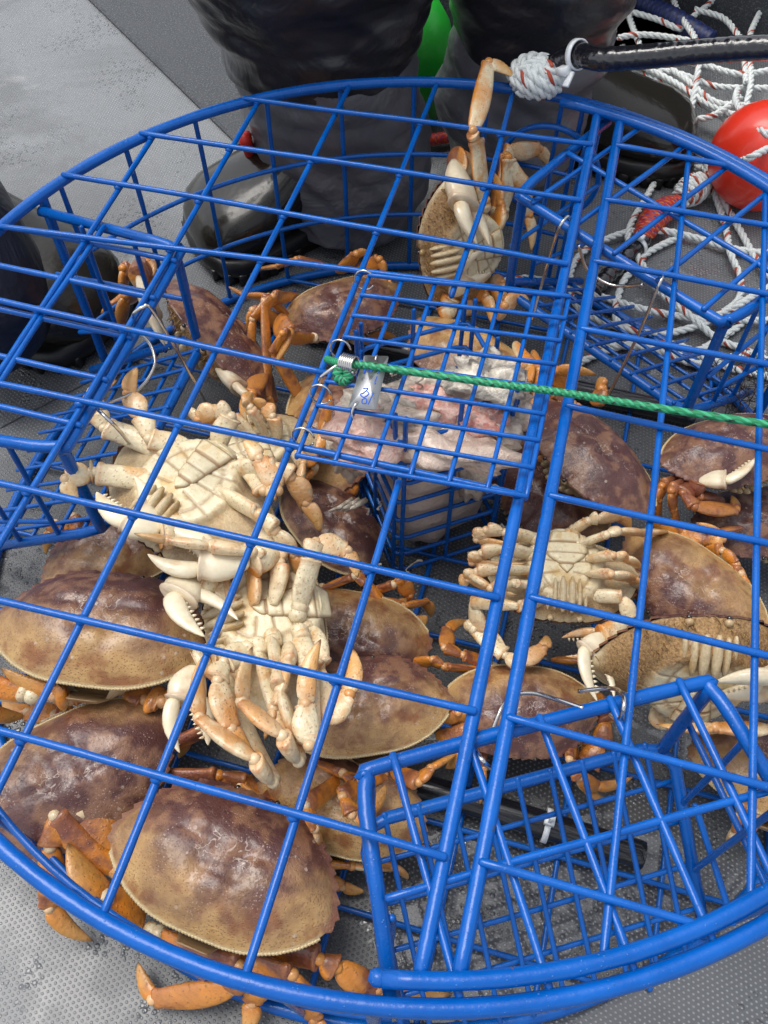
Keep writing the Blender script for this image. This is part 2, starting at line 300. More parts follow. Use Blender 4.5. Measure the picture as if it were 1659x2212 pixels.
def xing(p,q,a,c):
    "where line p-q meets line a-c (in plan)"
    M=np.array([[q[0]-p[0],-(c[0]-a[0])],[q[1]-p[1],-(c[1]-a[1])]]); t=np.linalg.solve(M,[a[0]-p[0],a[1]-p[1]]); return p+(q-p)*t[0]
zr=T+.005; zc=T+.0
top=MB()
rows=[((560,215),(1229,305)),((320,290),(1252,432)),((140,378),(1229,571)),((0,489),(1199,637)),((0,647),(707,805)),((0,830),(1119,1068)),((0,1045),(800,1228)),((0,1295),(727,1466)),((0,1583),(637,1761))]
for k,(p,q) in enumerate(rows):
    P,Q=at(*p,zr),at(*q,zr); A,B=clip(P,Q); L=xing(P,Q,*LBp); 
    if A[0]>B[0]: A,B=B,A
    end=at(707,806,zr) if k==4 else L
    if k==0: A=at(527,212,zr)
    top.bar(A,end,RW)
cols=[((346,272),(0,800)),((567,205),(65,1060)),((758,180),(50,1598)),((945,178),(215,1994)),((1109,195),(525,2124))]
for k,(p,q) in enumerate(cols):
    P,Q=at(*p,zc),at(*q,zc); A,B=clip(P,Q)
    if k==4:   # broken by the bait door
        top.bar(P,at(1054,410,zc),RW); top.bar(at(1054,410,zc),at(975,640,zc),RW); top.bar(at(862,1040,zc),B if B[1]<A[1] else A,RW)
    else: top.bar(A,B,RW)
RWS=[(at(*p,zr),at(*q,zr)) for p,q in rows]; CLS=[(at(*p,zc),at(*q,zc)) for p,q in cols]
for i_,(P,Q) in enumerate(RWS):
    for j_,(A,B) in enumerate(CLS):
        X_=xing(P,Q,A,B)
        if j_==4 and i_ in (2,3,4,5): continue
        if math.hypot(X_[0],X_[1])<R0 and not(i_==4 and X_[0]>at(707,806,zr)[0]): top.ball(V(X_[0],X_[1],T+.0026),(.0042,.0042,.0030),(5,8))
top.build('top_mesh',BLUE,POT)
b=MB(); b.bar(*LBp,.0044,10); b.build('hinge_bar',BLUE,POT)
# lid
lid=MB(); lid.bar(*RBp,.0046,10)
arc=ringpts(.4035,T+.004,-79,84,70); lid.tube(arc,.0050,10,jit=.04); lid.bar(arc[0]+V(-.004,0,0),arc[0],.005)
lid.build('lid_frame',BLUE,POT)
lw=MB()
for p,q in [((1324,312),(1614,365)),((1304,430),(1659,487)),((1279,563),(1659,635)),((1249,708),(1659,788)),((1219,875),(1659,968)),((1179,1068),(1659,1171)),((1139,1288),(1659,1416)),((1094,1548),(1659,1699)),((1029,1859),(1529,2004))]:
    P,Q=at(*p,T+.004),at(*q,T+.004); A,B=clip(P,Q,.405); lw.bar(xing(P,Q,*RBp),B if B[0]>A[0] else A,RW)
for p,q in [((1492,300),(1302,2084)),((1654,390),(1621,1964)),((1850,560),(1930,1800))]:
    P,Q=at(*p,T-.0008),at(*q,T-.0008); A,B=clip(P,Q,.405); lw.bar(A,B,RW)
lw.build('lid_mesh',BLUE,POT)
# side wall
sw=MB(); tun=[(180,.246),(59,.241),(-60,.268)]
def intun(a,m=16): return any(abs((a-t+180)%360-180)<m for t,_ in tun)
a=84
while a<84+360:
    if not intun(a,18):
        c,s_=math.cos(math.radians(a)),math.sin(math.radians(a)); sw.bar(V(R0*c,R0*s_,T+.002),V((R0-.004)*c,(R0-.004)*s_,.006),.0026)
    a+=10.5
for z in (.085,.165):
    for (a0,a1) in ((78,162),(198,282),(-42,41)): sw.tube(ringpts(R0-.006,z,a0,a1),.0026,8,jit=.04)
sw.build('side_mesh',BLUE,POT)
for t,_ in tun:
    for d in (-19.5,19.5):
        b=MB(); c,s_=math.cos(math.radians(t+d)),math.sin(math.radians(t+d)); b.bar(V(R0*c,R0*s_,T-.003),V((R0-.004)*c,(R0-.004)*s_,.006),.0048); b.build('post',BLUE,POT)
cc=V(math.cos(math.radians(84)),math.sin(math.radians(84)),0); e=MB(); ec=at(1085,320,.17); ec=V(ec[0],ec[1],.172)
ec=cc*(R0-.01)+V(0,0,.165); tt=V(-cc[1],cc[0],0); e.tube([ec+tt*.054*math.cos(u)+V(0,0,.054*math.sin(u)) for u in np.arange(48)*math.pi/24],.0032,8,closed=True); e.build('escape_ring',BLUE,POT)
# bottom mesh
bm=MB()
for i in np.arange(-4,5)*.083:
    h=math.sqrt(.41**2-i*i); bm.bar(V(i+.02,-h,.004),V(i+.02,h*.98,.004),.0024); bm.bar(V(-h,i,.009),V(h*.98,i,.009),.0024)
bm.build('bottom_mesh',BLUE,POT)
for t,r0 in tun:
    o_=V(math.cos(math.radians(t)),math.sin(math.radians(t)),0); v_=V(-o_[1],o_[0],0); b=MB(); hw=.118; zt=T-.009; zb=.118
    def tp(u,v,z): return o_*u+v_*v+V(0,0,z)
    ro=lambda v: math.sqrt(R0**2-v*v)-.004
    c=.016
    pth=[tp(ro(hw+.012),-hw-.01,zt),tp(r0+c*1.6,-hw,zt),tp(r0+c*.35,-hw+c*.35,zt),tp(r0,-hw+c*1.4,zt)]
    pth2=[tp(r0,hw-c*1.4,zt),tp(r0+c*.35,hw-c*.35,zt),tp(r0+c*1.6,hw,zt),tp(ro(hw+.012),hw+.01,zt)]
    b.tube(np.vstack([[pth[0]],spline(pth[1:]+pth2[:-1],6),[pth2[-1]]]),.0048,9,jit=.04)
    zl=[tp(ro(hw),-hw,.03),tp(r0+.02,-hw,zb-.004),tp(r0+.006,-hw+.006,zb),tp(r0+.002,-hw+.02,zb)]; zr_=[tp(r0+.002,hw-.02,zb),tp(r0+.006,hw-.006,zb),tp(r0+.02,hw,zb-.004),tp(ro(hw),hw,.03)]
    b.tube(zl+zr_,.0048,9)
    for s_ in (-1,1): b.bar(tp(r0+.006,s_*(hw-.006),zt),tp(r0+.006,s_*(hw-.006),zb),.0048)
    b.build('tunnel_frame',BLUE,POT)
    b=MB()
    for v in (-.094,-.047,0,.047,.094): b.bar(tp(r0-.003,v,zt+.005),tp(ro(v),v,zt+.007),RW)
    b.bar(tp(r0+.075,-hw-.0,zt+.006),tp(r0+.075,hw,zt+.006),RW)
    nv=9
    for v in np.linspace(-.1,.1,nv): b.bar(tp(r0,v,zb+.005),tp(ro(v),v,.028),.0021)
    for u in (.2,.4,.62,.84): 
        uu=r0+u*(R0-r0-.02); z=zb+(.028-zb)*u; b.bar(tp(uu,-hw,z),tp(uu,hw,z),.0021)
    for s_ in (-1,1):
        for u in (.33,.66): uu=r0+u*(R0-r0-.02); b.bar(tp(uu,s_*hw,zt),tp(uu,s_*hw,zb+(.028-zb)*u),.0024)
        b.bar(tp(r0+.006,s_*hw,.17),tp(ro(hw),s_*(hw+.004),.165),.0024); b.bar(tp(r0+.05,s_*hw,.12),tp(ro(hw),s_*(hw+.004),.085),.0024)
    b.build('tunnel_mesh',BLUE,POT)
# bait door and cage
dz=T+.0115; c4=[at(797,594,dz),at(1230,640,dz),at(1137,1072,dz),at(640,983,dz)]
b=MB()
def bl(u,v): return (c4[0]*(1-u)+c4[1]*u)*(1-v)+(c4[3]*(1-u)+c4[2]*u)*v
for i in range(9): b.bar(bl(0,i/8),bl(1,i/8),.0019,7)
for i in range(7): b.bar(bl(i/6,0)-V(0,0,.003),bl(i/6,1)-V(0,0,.003),.0019,7)
b.build('bait_door',BLUE,POT)
for p in [(787,605),(735,755),(692,852),(655,945)]:
    c=at(*p,T+.006); b=MB(); b.tube([c+V(.0085*math.cos(u),.002*math.sin(u),.0085*math.sin(u)) for u in np.linspace(.2,5.9,28)],.0009,6); b.build('clip_ring',STEEL,POT)
fc=at(853,1235,.012); ax1=nz(at(1060,1170,.012)-fc); ax2=V(-ax1[1],ax1[0],0); 
b=MB(); w1,w2=.105,.105
cs=[fc,fc+ax1*w1,fc+ax1*w1+ax2*w2,fc+ax2*w2]
for i in range(8):
    z=.012+i*.029; fl=1+.0*i
    P=[V(p[0],p[1],z) for p in cs]; ctr=sum(P)/4; Q=[]
    for j,p in enumerate(P):
        a_,n_=P[j-1],P[(j+1)%4]; Q+= [p+nz(a_-p)*.012,p+nz(a_-p)*.003+nz(n_-p)*.003,p+nz(n_-p)*.012]
    b.tube(Q,.0021,7,closed=True)
for j in range(4):
    p,q=cs[j],cs[(j+1)%4]
    for u in (0.06,.5,.94): c=p+(q-p)*u; b.bar(V(c[0],c[1],.012),V(c[0],c[1],T),.0021,7)
b.build('bait_cage',BLUE,POT)
# trigger wires of the tunnels
def wire(pts,r=.0015,n=8):
    b=MB(); b.tube(spline([at(*p) for p in pts],n),r,7); b.build('trigger_wire',STEEL,POT)
wire([(450,882,.10),(400,790,.19),(330,672,.25),(308,664,.256),(287,680,.25),(292,700,.235)])
wire([(292,712,.225),(325,745,.215),(333,790,.21),(300,840,.21),(230,872,.22),(210,880,.235),(228,900,.24),(262,935,.22),(318,1010,.13)])
wire([(1150,690,.13),(1180,580,.18),(1205,500,.24),(1225,468,.25),(1236,480,.24)])
wire([(1250,530,.24),(1268,580,.215),(1310,612,.21),(1350,618,.215),(1388,615,.235)]);wire([(1433,600,.245),(1425,612,.25),(1380,720,.2),(1312,860,.12)])
wire([(1060,1588,.2),(1083,1530,.2),(1108,1503,.21),(1150,1497,.22),(1200,1510,.23),(1260,1530,.24)]); wire([(1250,1493,.22),(1320,1487,.235),(1345,1500,.252),(1347,1530,.255),(1335,1555,.24),(1318,1545,.22)])
wire([(1016,1630,.215),(1024,1618,.235),(1040,1640,.25),(1060,1660,.24)])
# black weight bars lashed under the trap
def wbar(a,c,lab,ties):
    t=thing('weight_bar',lab,'weight bar',at(*a),'black weight bars under the trap'); P,Q=at(*a),at(*c); b=MB(); n=20; d=nz(Q-P)
    rr=[.006,.0112]+[.0115]*n+[.0112,.0085]; pts=[P-d*.001,P]+[P+(Q-P)*u for u in np.linspace(.02,.98,n)]+[Q,Q+d*.001]
    b.tube(pts,rr,14); b.build('rubber_sleeve',BLK,t)
    for u in ties:
        c0=P+(Q-P)*u; e1=nz(np.cross(d,V(0,0,1))); b=MB(); pts=[c0+(e1*math.cos(w)+V(0,0,1)*math.sin(w))*.0128 for w in np.arange(24)*math.pi/12]
        R=[[p+d*s*.0024+nz(p-c0)*o for s,o in ((-1,0),(1,0),(1,.0014),(-1,.0014))] for p in pts]; b.loft(R,closed=True)
        b.box(c0+V(0,0,.0165),(.0042,.0042,.0032),[e1,d,V(0,0,1)]); b.box(c0+V(0,0,.024)+e1*.001,(.0022,.0014,.007),[e1,d,V(0,0,1)]); b.build('cable_tie',PLAST,t)
wbar((880,1690,.016),(1390,1848,.016),'black tube bar with a white cable tie at the near side of the trap floor',[.6])
wbar((560,690,.014),(1500,900,.014),'long black tube bar lying under the far part of the trap',[.13])

# ------------------------------------------------------------------ crabs
HALF=np.array([(0,.300),(.022,.310),(.05,.300),(.075,.306),(.098,.287),(.125,.302),(.21,.285),(.295,.240),(.375,.175),(.44,.095),(.482,.015),(.500,-.04),(.492,-.075),(.455,-.135),(.40,-.185),(.33,-.230),(.26,-.260),(.20,-.277),(.12,-.288),(0,-.290)])
def resample(P,n):
    d=np.r_[0,np.cumsum(np.linalg.norm(np.diff(P,axis=0),axis=1))]; t=np.linspace(0,d[-1],n); return np.c_[np.interp(t,d,P[:,0]),np.interp(t,d,P[:,1])]
_h=resample(HALF,91); OUT=np.vstack([_h,(_h*[-1,1])[-2:0:-1]])          # clockwise from the brow
NO=len(OUT); CEN=np.array([0,-.02])
_t=np.arange(NO); _k=np.minimum(_t,NO-_t); FRONT=(_k>16)&(_k<53); TOOTH=np.where(FRONT,((_k-16)%4)/3.0,0)
REAR=_k>=54
_a=np.arctan2(OUT[:,1]+.0,OUT[:,0]); ELL=np.c_[.50*np.cos(_a),.29*np.sin(_a)]
for _ in range(40): ELL=(ELL+.5*np.roll(ELL,1,0)+.5*np.roll(ELL,-1,0))/2
def G(x,y,cx,cy,r,s=None): return np.exp(-((x-cx)**2/r**2+(y-cy)**2/(s or r)**2))
def dorsal(x,y,s,pz):
    ax=np.abs(x); z=.136*(1-s**2.8)+.014*G(x,y,0,.10,.12,.09)+.012*G(ax,y,.16,.11,.08)+.016*G(ax,y,.27,-.04,.12,.1)+.010*G(x,y,0,-.14,.09,.08)+.007*G(ax,y,.12,-.2,.07)
    z=z-.017*G(ax,y,.075,-.02,.028,.10)-.012*G(ax,y,.13,.045,.09,.025)-.010*G(x,y,0,-.06,.08,.02)+.007*G(ax,y,.35,.05,.06)
    z=z+pz*.006*np.sin(x*31+pz*7)*np.cos(y*27)*(1-s**4)
    return z
def limb_seg(mb,fr,p0,p1,w0,w1,bul,bx,fl,u0,u1,tip=False,curve=0,M=16,ridge=1,kind='m'):
    up0=fr[2]
    d=nz(p1-p0); L=np.linalg.norm(p1-p0); b_=nz(bx-(bx@d)*d); t_=np.cross(d,b_)
    if tip: us=[0,.05,.15,.3,.45,.6,.75,.88,.96,1.0]; cf=[.6,.9,1.02,1.0,.9,.76,.57,.35,.17,.04]; asy=[0]*10
    elif kind=='m': us=[0,.03,.1,.22,.38,.55,.7,.82,.90,.95,.985,1.0]; cf=[.45,.66,.80,.94,1.03,1.06,1.04,1.0,1.0,1.12,1.05,.7]; asy=[0,.02,.06,.13,.18,.18,.14,.08,.02,0,0,0]
    elif kind=='c': us=[0,.05,.15,.3,.5,.7,.85,.93,.98,1.0]; cf=[.45,.6,.78,.95,1.08,1.18,1.22,1.25,1.1,.7]; asy=[0,0,.05,.14,.2,.2,.12,.05,0,0]
    else: us=[0,.04,.1,.22,.38,.55,.7,.82,.90,.955,.99,1.0]; cf=[.5,.72,.86,1.03,1.14,1.15,1.06,.95,.86,.94,.86,.6]; asy=[0,0,.04,.1,.14,.14,.1,.06,.02,0,0,0]
    sg=1 if np.dot(b_,up0)<0 else -1
    R=[];A=[];up=fr[2]
    for u,c,ay in zip(us,cf,asy):
        ctr=p0+(p1-p0)*u+b_*curve*L*math.sin(math.pi*u*.9)+b_*sg*ay*w0; w=(w0+(w1-w0)*u if not tip else w0)*(1+bul*math.sin(math.pi*u))*c; row=[]
        for q in np.arange(M)*2*math.pi/M:
            cq,sq=math.cos(q),math.sin(q); cq2=math.copysign(abs(cq)**.9,cq); sq2=math.copysign(abs(sq)**1.25,sq)*(1+.12*math.cos(2*q)*(not tip))
            dr=b_*cq2+t_*sq2*fl; row.append(ctr+w*dr); n=nz(b_*cq*fl+t_*sq); A.append(((u0+(u1-u0)*u),.5+.42*(n@up)+.22*(u-.45),max(0,(abs(cq)-.9)/.1)*.4*ridge+(.55 if (.92<u<.97) and not tip else .25 if u>.8 and not tip else 0)))
        R.append(row)
    R=np.array(R); loc=((R.reshape(-1,3)-fr[3])@fr[:3].T)/fr[4][0]
    mb.loft(R,pig=np.array(A),loc=loc)
def leg(fr,pts,root,k=1,name='leg',white=False):
    W_=fr[4][0]; mb=MB(); P=[np.asarray(p,float) for p in pts]; n=len(P)-1
    kinds='mcpd'[-n:] if n<=4 else 'mcpd'
    WD=dict(m=(.052,.054,.0,.56),c=(.044,.046,.0,.70),p=(.052,.050,.0,.52),d=(.042,.0,.0,.5)); fr_=dict(m=(0,.4),c=(.4,.55),p=(.55,.78),d=(.78,1))
    N=np.zeros(3)
    for i in range(1,n): N=N+np.cross(P[i]-P[i-1],P[i+1]-P[i])
    if np.linalg.norm(N)<1e-9: N=fr[1]
    N=nz(N)
    if n>=4:
        d0=nz(P[1]-P[0]); mb.ball(P[0]-d0*W_*.018,W_*V(.044,.040,.044)*k,(8,12),pig=(.02,.2,.15)); mb.tube([P[0]+d0*W_*q for q in (0,.012,.03,.042)],[W_*k*.034,W_*k*.042,W_*k*.042,W_*k*.034],12); mb.a[-1]=np.tile([[.05,.2,.3]],(len(mb.v[-1]),1))
        for q_ in (-1,-2): mb.l[q_]=(mb.v[q_]-fr[3])@fr[:3].T/W_
    for i,kd in enumerate(kinds):
        d=nz(P[i+1]-P[i]); bx=np.cross(N,d); a,c,bu,fl=WD[kd]; u=fr_[kd]
        if i: mb.ball(P[i],W_*.028*k,(6,9),pig=(u[0],.30,.35))
        limb_seg(mb,fr,P[i]+d*W_*.006,P[i+1]-d*W_*.004,a*W_*k,c*W_*k,bu,bx,fl,u[0],u[1],tip=(kd=='d'),kind=kd,curve=-.09 if kd=='d' else (.03 if kd=='m' else 0))
    o=mb.build(name,LIMB if not white else WHITE,root,objc=fr[5]); return o
def cone(mb,fr,p,d,r,h,pig,m=6):
    d=nz(d); u=nz(np.cross(d,V(.3,.5,.8))); w=np.cross(d,u); R=[[p+d*z*h+(u*math.cos(t)+w*math.sin(t))*r*q for t in np.arange(m)*2*math.pi/m] for z,q in ((-.3,1),(.5,.62),(1,.08))]
    R=np.array(R); mb.loft(R,pig=np.broadcast_to(pig,(len(R)*m,3)),loc=((R.reshape(-1,3)-fr[3])@fr[:3].T)/fr[4][0])
def claw(fr,pts,root,k=1,open_=.35,side=1,white=0):
    W_=fr[4][0]; P=[np.asarray(p,float) for p in pts]; mb=MB()
    while len(P)<5: P.insert(0,P[0]+(P[0]-P[1])*.6)
    b0,m_,c_,h_,t_=P; N=nz(np.cross(h_-c_,t_-h_)+nz(np.cross(c_-m_,h_-c_))*1e-4+fr[2]*1e-5); d=nz(h_-c_); bx=nz(np.cross(N,d))*side
    limb_seg(mb,fr,b0,m_,.055*W_*k,.062*W_*k,.1,np.cross(N,nz(m_-b0)),.75,0,.3)
    limb_seg(mb,fr,m_,c_,.05*W_*k,.066*W_*k,.15,np.cross(N,nz(c_-m_)),.85,.3,.45)
    body=MB() if white else mb
    limb_seg(body,fr,c_,h_,.05*W_*k,.088*W_*k,.16,bx,.60,.42,.6)
    ft=nz(t_-h_); fb=nz(bx-(bx@ft)*ft); L=np.linalg.norm(t_-h_)
    f0=h_-d*.02*W_-fb*.034*W_*k; 
    ft2=nz(ft-fb*open_*.15); limb_seg(body,fr,f0-ft2*.02*W_,f0+ft2*L,.048*W_*k,0,.05,fb,.6,.6,.80,tip=True,curve=-.12)
    for i in range(8):
        u=.12+i*.1; cone(body,fr,f0+ft2*L*u+fb*(.040*W_*k*(1-u)**.5-.012*W_),fb,.0085*W_,.019*W_,(.5,.3,0))
    if white: body.build('claw',WHITE,root,objc=fr[5]).name='claw'
    cl=mb.build('claw' if not white else 'claw_arm',LIMB,root,objc=fr[5])
    par=cl; dm=MB(); g0=h_-d*.012*W_+fb*.050*W_*k; fo=nz(ft+fb*open_)
    limb_seg(dm,fr,g0-fo*.03*W_,g0+fo*L*.98-fb*.03*W_*open_,.036*W_*k,0,.05,fb,.7,.62,.82,tip=True,curve=.14)
    for i in range(7):
        u=.15+i*.11; q=g0+fo*L*u+fb*L*.13*math.sin(math.pi*u*.9); cone(dm,fr,q-fb*(.026*W_*k*(1-u)**.5-.006*W_),-fb,.0075*W_,.017*W_,(.5,.3,0))
    for i in range(7):                                   # toothed crest of the palm
        u=.1+i*.13; q=c_+(h_-c_)*u+bx*W_*k*(.05+.038*u)*(1+.16*math.sin(math.pi*u)); cone(mb,fr,q,bx+d*.3,.008*W_,.016*W_,(.5,.3,0))
    dm.build('claw_finger',WHITE if white else LIMB,par,objc=fr[5])
CRABG='live crabs caught inside the trap'
def crab(label,A,B,n,W_=None,col=(.5,.5,.1),fem=False,legs=(),claws=(),dl='',dc='',legk=1,fuzz=0,white=0,sz=None):
    """A,B: crab's left and right widest points; n: direction its back faces; dl: default legs drawn (subset of 'abcdABCD'), dc: default claws 'l','r'"""
    A=at(*A);B=at(*B);X=nz(B-A); w=np.linalg.norm(B-A) if not W_ else W_; n=nz(n); Z=nz(n-(n@X)*X); Y=np.cross(Z,X); c=(A+B)/2+Y*.035*w
    fr=[X,Y,Z,c,(w,),(col[0],col[1],col[2],1)]; fr=FR(X,Y,Z,c,w,col)
    root=thing('crab',label,'crab',(c[0],c[1],max(0,c[2]-.15*w)),CRABG)
    # carapace: upper shell with toothed brow and flanks
    ns=30; ss=np.sin(np.linspace(0,1,ns+1)**.85*math.pi/2)[1:]; mb=MB(); R=[];Lc=[];Pg=[]
    def place(L3): return c+w*(L3[:,[0]]*X+L3[:,[1]]*Y+L3[:,[2]]*Z)
    ph=col[2]
    def ringL(s,z=None,dors=True,wig=1):
        o_=OUT*s**3+ELL*(1-s**3); xy=CEN+(o_-CEN)*s
        if s>.965 and wig: xy=xy+(OUT-CEN)/np.linalg.norm(OUT-CEN,axis=1)[:,None]*(TOOTH*.015*(s-.965)/.035)[:,None]
        zz=dorsal(xy[:,0],xy[:,1],s,.3+ph) if z is None else np.full(NO,z); return np.c_[xy,zz]
    for s in ss:
        L3=ringL(s); 
        if s>.999: L3[:,2]=0
        Lc.append(L3); R.append(place(L3)); Pg.append(np.c_[np.clip((s-.93)/.05,0,1)*FRONT,np.clip((s-.975)/.02,0,1)*REAR,np.zeros(NO)])
    Lr=ringL(1.0,-.014); Lc.append(Lr); R.append(place(Lr)); Pg.append(np.c_[FRONT*.8,REAR*1.0,np.zeros(NO)])
    L0=np.array([[0,CEN[1],dorsal(np.array([0.]),np.array([CEN[1]]),0,.3+ph)[0]]])
    vs=np.vstack([place(L0)]+R); fs=[(0,1+(j+1)%NO,1+j) for j in range(NO)]
    for i in range(len(R)-1):
        a=1+i*NO; 
        for j in range(NO): k=(j+1)%NO; fs.append((a+j,a+k,a+NO+k,a+NO+j))
    mb.add(vs,fs,np.vstack([[[0,0,0]]]+Pg),np.vstack([L0]+Lc))
    # beaded rim round the rear margin
    ids=[i for i in range(NO) if REAR[i]]; path=place(np.c_[OUT[ids]*1.004,np.full(len(ids),-.006)]); path=spline(path,3)
    rr=w*.0075*(1+.28*np.sin(np.arange(len(path))*2.1)); rr[0]=rr[-1]=w*.003
    k0=len(mb.v); mb.tube(path,rr,6); mb.a[-1]=np.tile([[0,1,0]],(len(mb.v[-1]),1)); mb.l[-1]=(mb.v[-1]-c)@np.array([X,Y,Z]).T/w
    mb.build('carapace',SHELL,root,objc=fr[5])
    # underside
    mb=MB(); prof=[(.985,-.012),(.965,-.03),(.93,-.05),(.87,-.078),(.80,-.10),(.72,-.125),(.64,-.143),(.58,-.152)]+[(s,-.156) for s in np.linspace(.55,.02,24)]
    Ls=[];Pg=[]
    for s,z in prof:
        L3=ringL(s,z,wig=0); x,y=L3[:,0],L3[:,1]; ax=np.abs(x)
        re_=np.hypot(x/.235,(y+.035)/.262); pl=np.clip((1.12-re_)/.16,0,1); pl=pl*pl*(3-2*pl); L3[:,2]=L3[:,2]*.80*(1-pl)+pl*np.minimum(L3[:,2],-.160-.014*np.clip(1-re_,0,1))
        gr=np.zeros(NO)
        if s<.80:
            for yk,sl in ((.12,.75),(.03,.30),(-.06,-.15),(-.15,-.55)):
                dd=(y-(yk*.7+ax*sl*.55)); gr=np.maximum(gr,np.exp(-(dd/.0065)**2)*(ax>.04)*(ax<.33)*(y<.2))
            gr=np.maximum(gr,np.exp(-((np.hypot(x/.8,(y+.03)/1.0)-.20)/.010)**2)*(y<.15))
            L3[:,2]+=gr*.0065
            gr=gr*.8
        fz=np.clip((y-.13+.14*(fuzz>.5))*8,0,1)*np.clip((s-.40)*5,0,1)*(.3+.7*fuzz) if s>.4 else np.zeros(NO)
        gr=np.maximum(gr,fz*0); Ls.append(L3); outer=(1-pl)*np.clip((.97-s)*12,0,1)*(.55+.45*(fuzz>.5)); Pg.append(np.c_[np.maximum(gr*pl,np.exp(-((re_-1.03)/.05)**2)*.5),np.clip(fz+outer,0,1),np.zeros(NO)])
    Lv=np.vstack(Ls); vs=place(Lv); fs=[]
    for i in range(len(prof)-1):
        a=i*NO
        for j in range(NO): k=(j+1)%NO; fs.append((a+j,a+k,a+NO+k,a+NO+j))
    fs.append(tuple(range((len(prof)-1)*NO,len(prof)*NO))); mb.add(vs,fs,np.vstack(Pg),Lv); mb.build('underside',BELLY,root,objc=fr[5])
    # tail flap folded under the body
    mb=MB(); ys=np.linspace(-.33,.04,46); hwf=(lambda y:np.interp(y,[-.33,-.27,-.20,-.175,-.165,-.12,-.07,-.035,-.03,.005,.04],[.06,.085,.10,.11,.135,.142,.11,.06,.058,.035,.003])) if fem else (lambda y:np.interp(y,[-.33,-.26,-.2,-.12,-.04,.01,.04],[.07,.10,.088,.070,.055,.035,.003]))
    R=[];Pg=[]
    for y in ys:
        seg=abs(((y+.335)/.078)%1-.5)*2; g=1 if seg>.86 else 0; h=hwf(y); zz=-.180-.012*(1-g*.8)+(max(0,-.25-y))*1.15
        xs=np.linspace(-1,1,11); row=[(x*h,y,zz+.016*abs(x)**4+.0) for x in xs]+[(x*h*.96,y,zz+.03) for x in xs[::-1]]; R.append(row); Pg+= [(min(1,g*1.0+.75*(abs(x)>.9)),0,0) for x in xs]+[(1,0,0)]*11
    R=np.array(R); mb.loft(place(R.reshape(-1,3)).reshape(R.shape),pig=np.array(Pg),loc=R); mb.build('tail_flap',BELLY,root,objc=fr[5])
    # mouthparts and eyes
    mb=MB(); M3=np.array([X,Y,Z])
    for sx in (-1,1):
        Yp=nz(.20*Y+.085*Z); Zp=np.cross(X,Yp); Mp=np.array([X,Yp,Zp])
        for (x,y,z,rx,ry,rz) in ((.028,.185,-.158,.025,.120,.032),(.075,.180,-.150,.018,.105,.032),(.115,.20,-.122,.014,.075,.026)):
            mb.ball(c+w*(sx*x*X+y*Y+z*Z),w*V(rx,ry,rz),(8,10),ax=Mp,pig=(.15,.35,0))
            mb.l[-1]=(mb.v[-1]-c)@M3.T/w
        mb.ball(c+w*(sx*.09*X+.285*Y-.035*Z),w*V(.022,.022,.018),(6,8),ax=M3,pig=(.5,.2,0))
    mb.build('mouthparts',BELLY,root,objc=fr[5])
    if fuzz>.5:
        hb=MB()
        for i in range(520):
            s_=rng.uniform(.60,.985); j=rng.randint(NO); xy=CEN+(OUT[j]-CEN)*s_
            if xy[1]<-.02 or (abs(xy[0])<.10 and s_<.9): continue
            z0=np.interp(-s_,[-.985,-.93,-.80,-.64],[-.012,-.04,-.08,-.114]); p=c+w*(xy[0]*X+xy[1]*Y+z0*Z); d=nz(-Z*.8+Y*rng.uniform(-.1,.5)+X*rng.uniform(-.4,.4)); l=w*rng.uniform(.02,.05)
            hb.tube([p,p+d*l*.6,p+d*l+V(0,0,-.2*l)],[w*.0035,w*.0025,w*.0006],4); hb.a[-1]=np.tile([[0,1,0]],(len(hb.v[-1]),1)); hb.l[-1]=(hb.v[-1]-c)@M3.T/w
        hb.build('hair_fringe',BELLY,root,objc=fr[5])['kind']='stuff'
    for sx in (-1,1):
        e=MB(); e.ball(c+w*(sx*.092*X+.300*Y-.018*Z),w*.013,(6,9)); e.build('eye',EYE,root)
    rs=random.Random(int(ph*1000)+5)
    def loc(x,y,z):
        q=c+w*(x*X+y*Y+z*Z); return V(q[0],q[1],max(.007,q[2]))
    def zsafe(q): return V(q[0],q[1],max(.007,q[2]))
    for i,ch in enumerate('abcdABCD'):
        if ch in dl:
            s_=-1 if ch.islower() else 1; j=i%4; y0=(.10,.02,-.06,-.14)[j]; an=math.radians((28,6,-18,-44)[j]+rs.uniform(-8,8)); dx,dy=math.cos(an),math.sin(an); kz=rs.uniform(-.03,.05)
            leg(fr,[loc(s_*.27,y0,-.11),loc(s_*(.27+.36*dx),y0+.36*dy,-.03+kz),loc(s_*(.27+.47*dx),y0+.50*dy,-.08),loc(s_*(.27+.50*dx),y0+.62*dy,-.20),loc(s_*(.27+.46*dx),y0+.76*dy,-.34)],root,legk)
    for ch in dc:
        s_=-1 if ch=='l' else 1; claw(fr,[loc(s_*.22,.15,-.12),loc(s_*.40,.24,-.10),loc(s_*.43,.34,-.10),loc(s_*.27,.43,-.13),loc(s_*.07,.42,-.15)],root,side=-s_,open_=.2,white=white)
    for l in legs:
        kk=legk
        if isinstance(l,dict): kk=l.get('k',1); l=l['p']
        leg(fr,[zsafe(at(*p)) for p in l],root,kk)
    for q in claws: claw(fr,[zsafe(at(*p)) for p in q['p']],root,k=q.get('k',1),open_=q.get('o',.3),side=q.get('s',1),white=q.get('w',white))
    return root
class FR(list):
    def __init__(s,X,Y,Z,c,w,col): super().__init__([X,Y,Z,c,(w,),(col[0],col[1],col[2],1)])
    def __getitem__(s,i):
        r=list.__getitem__(s,i); return np.array(r) if isinstance(i,slice) else r
up=V(0,0,1); dn=V(0,0,-1)
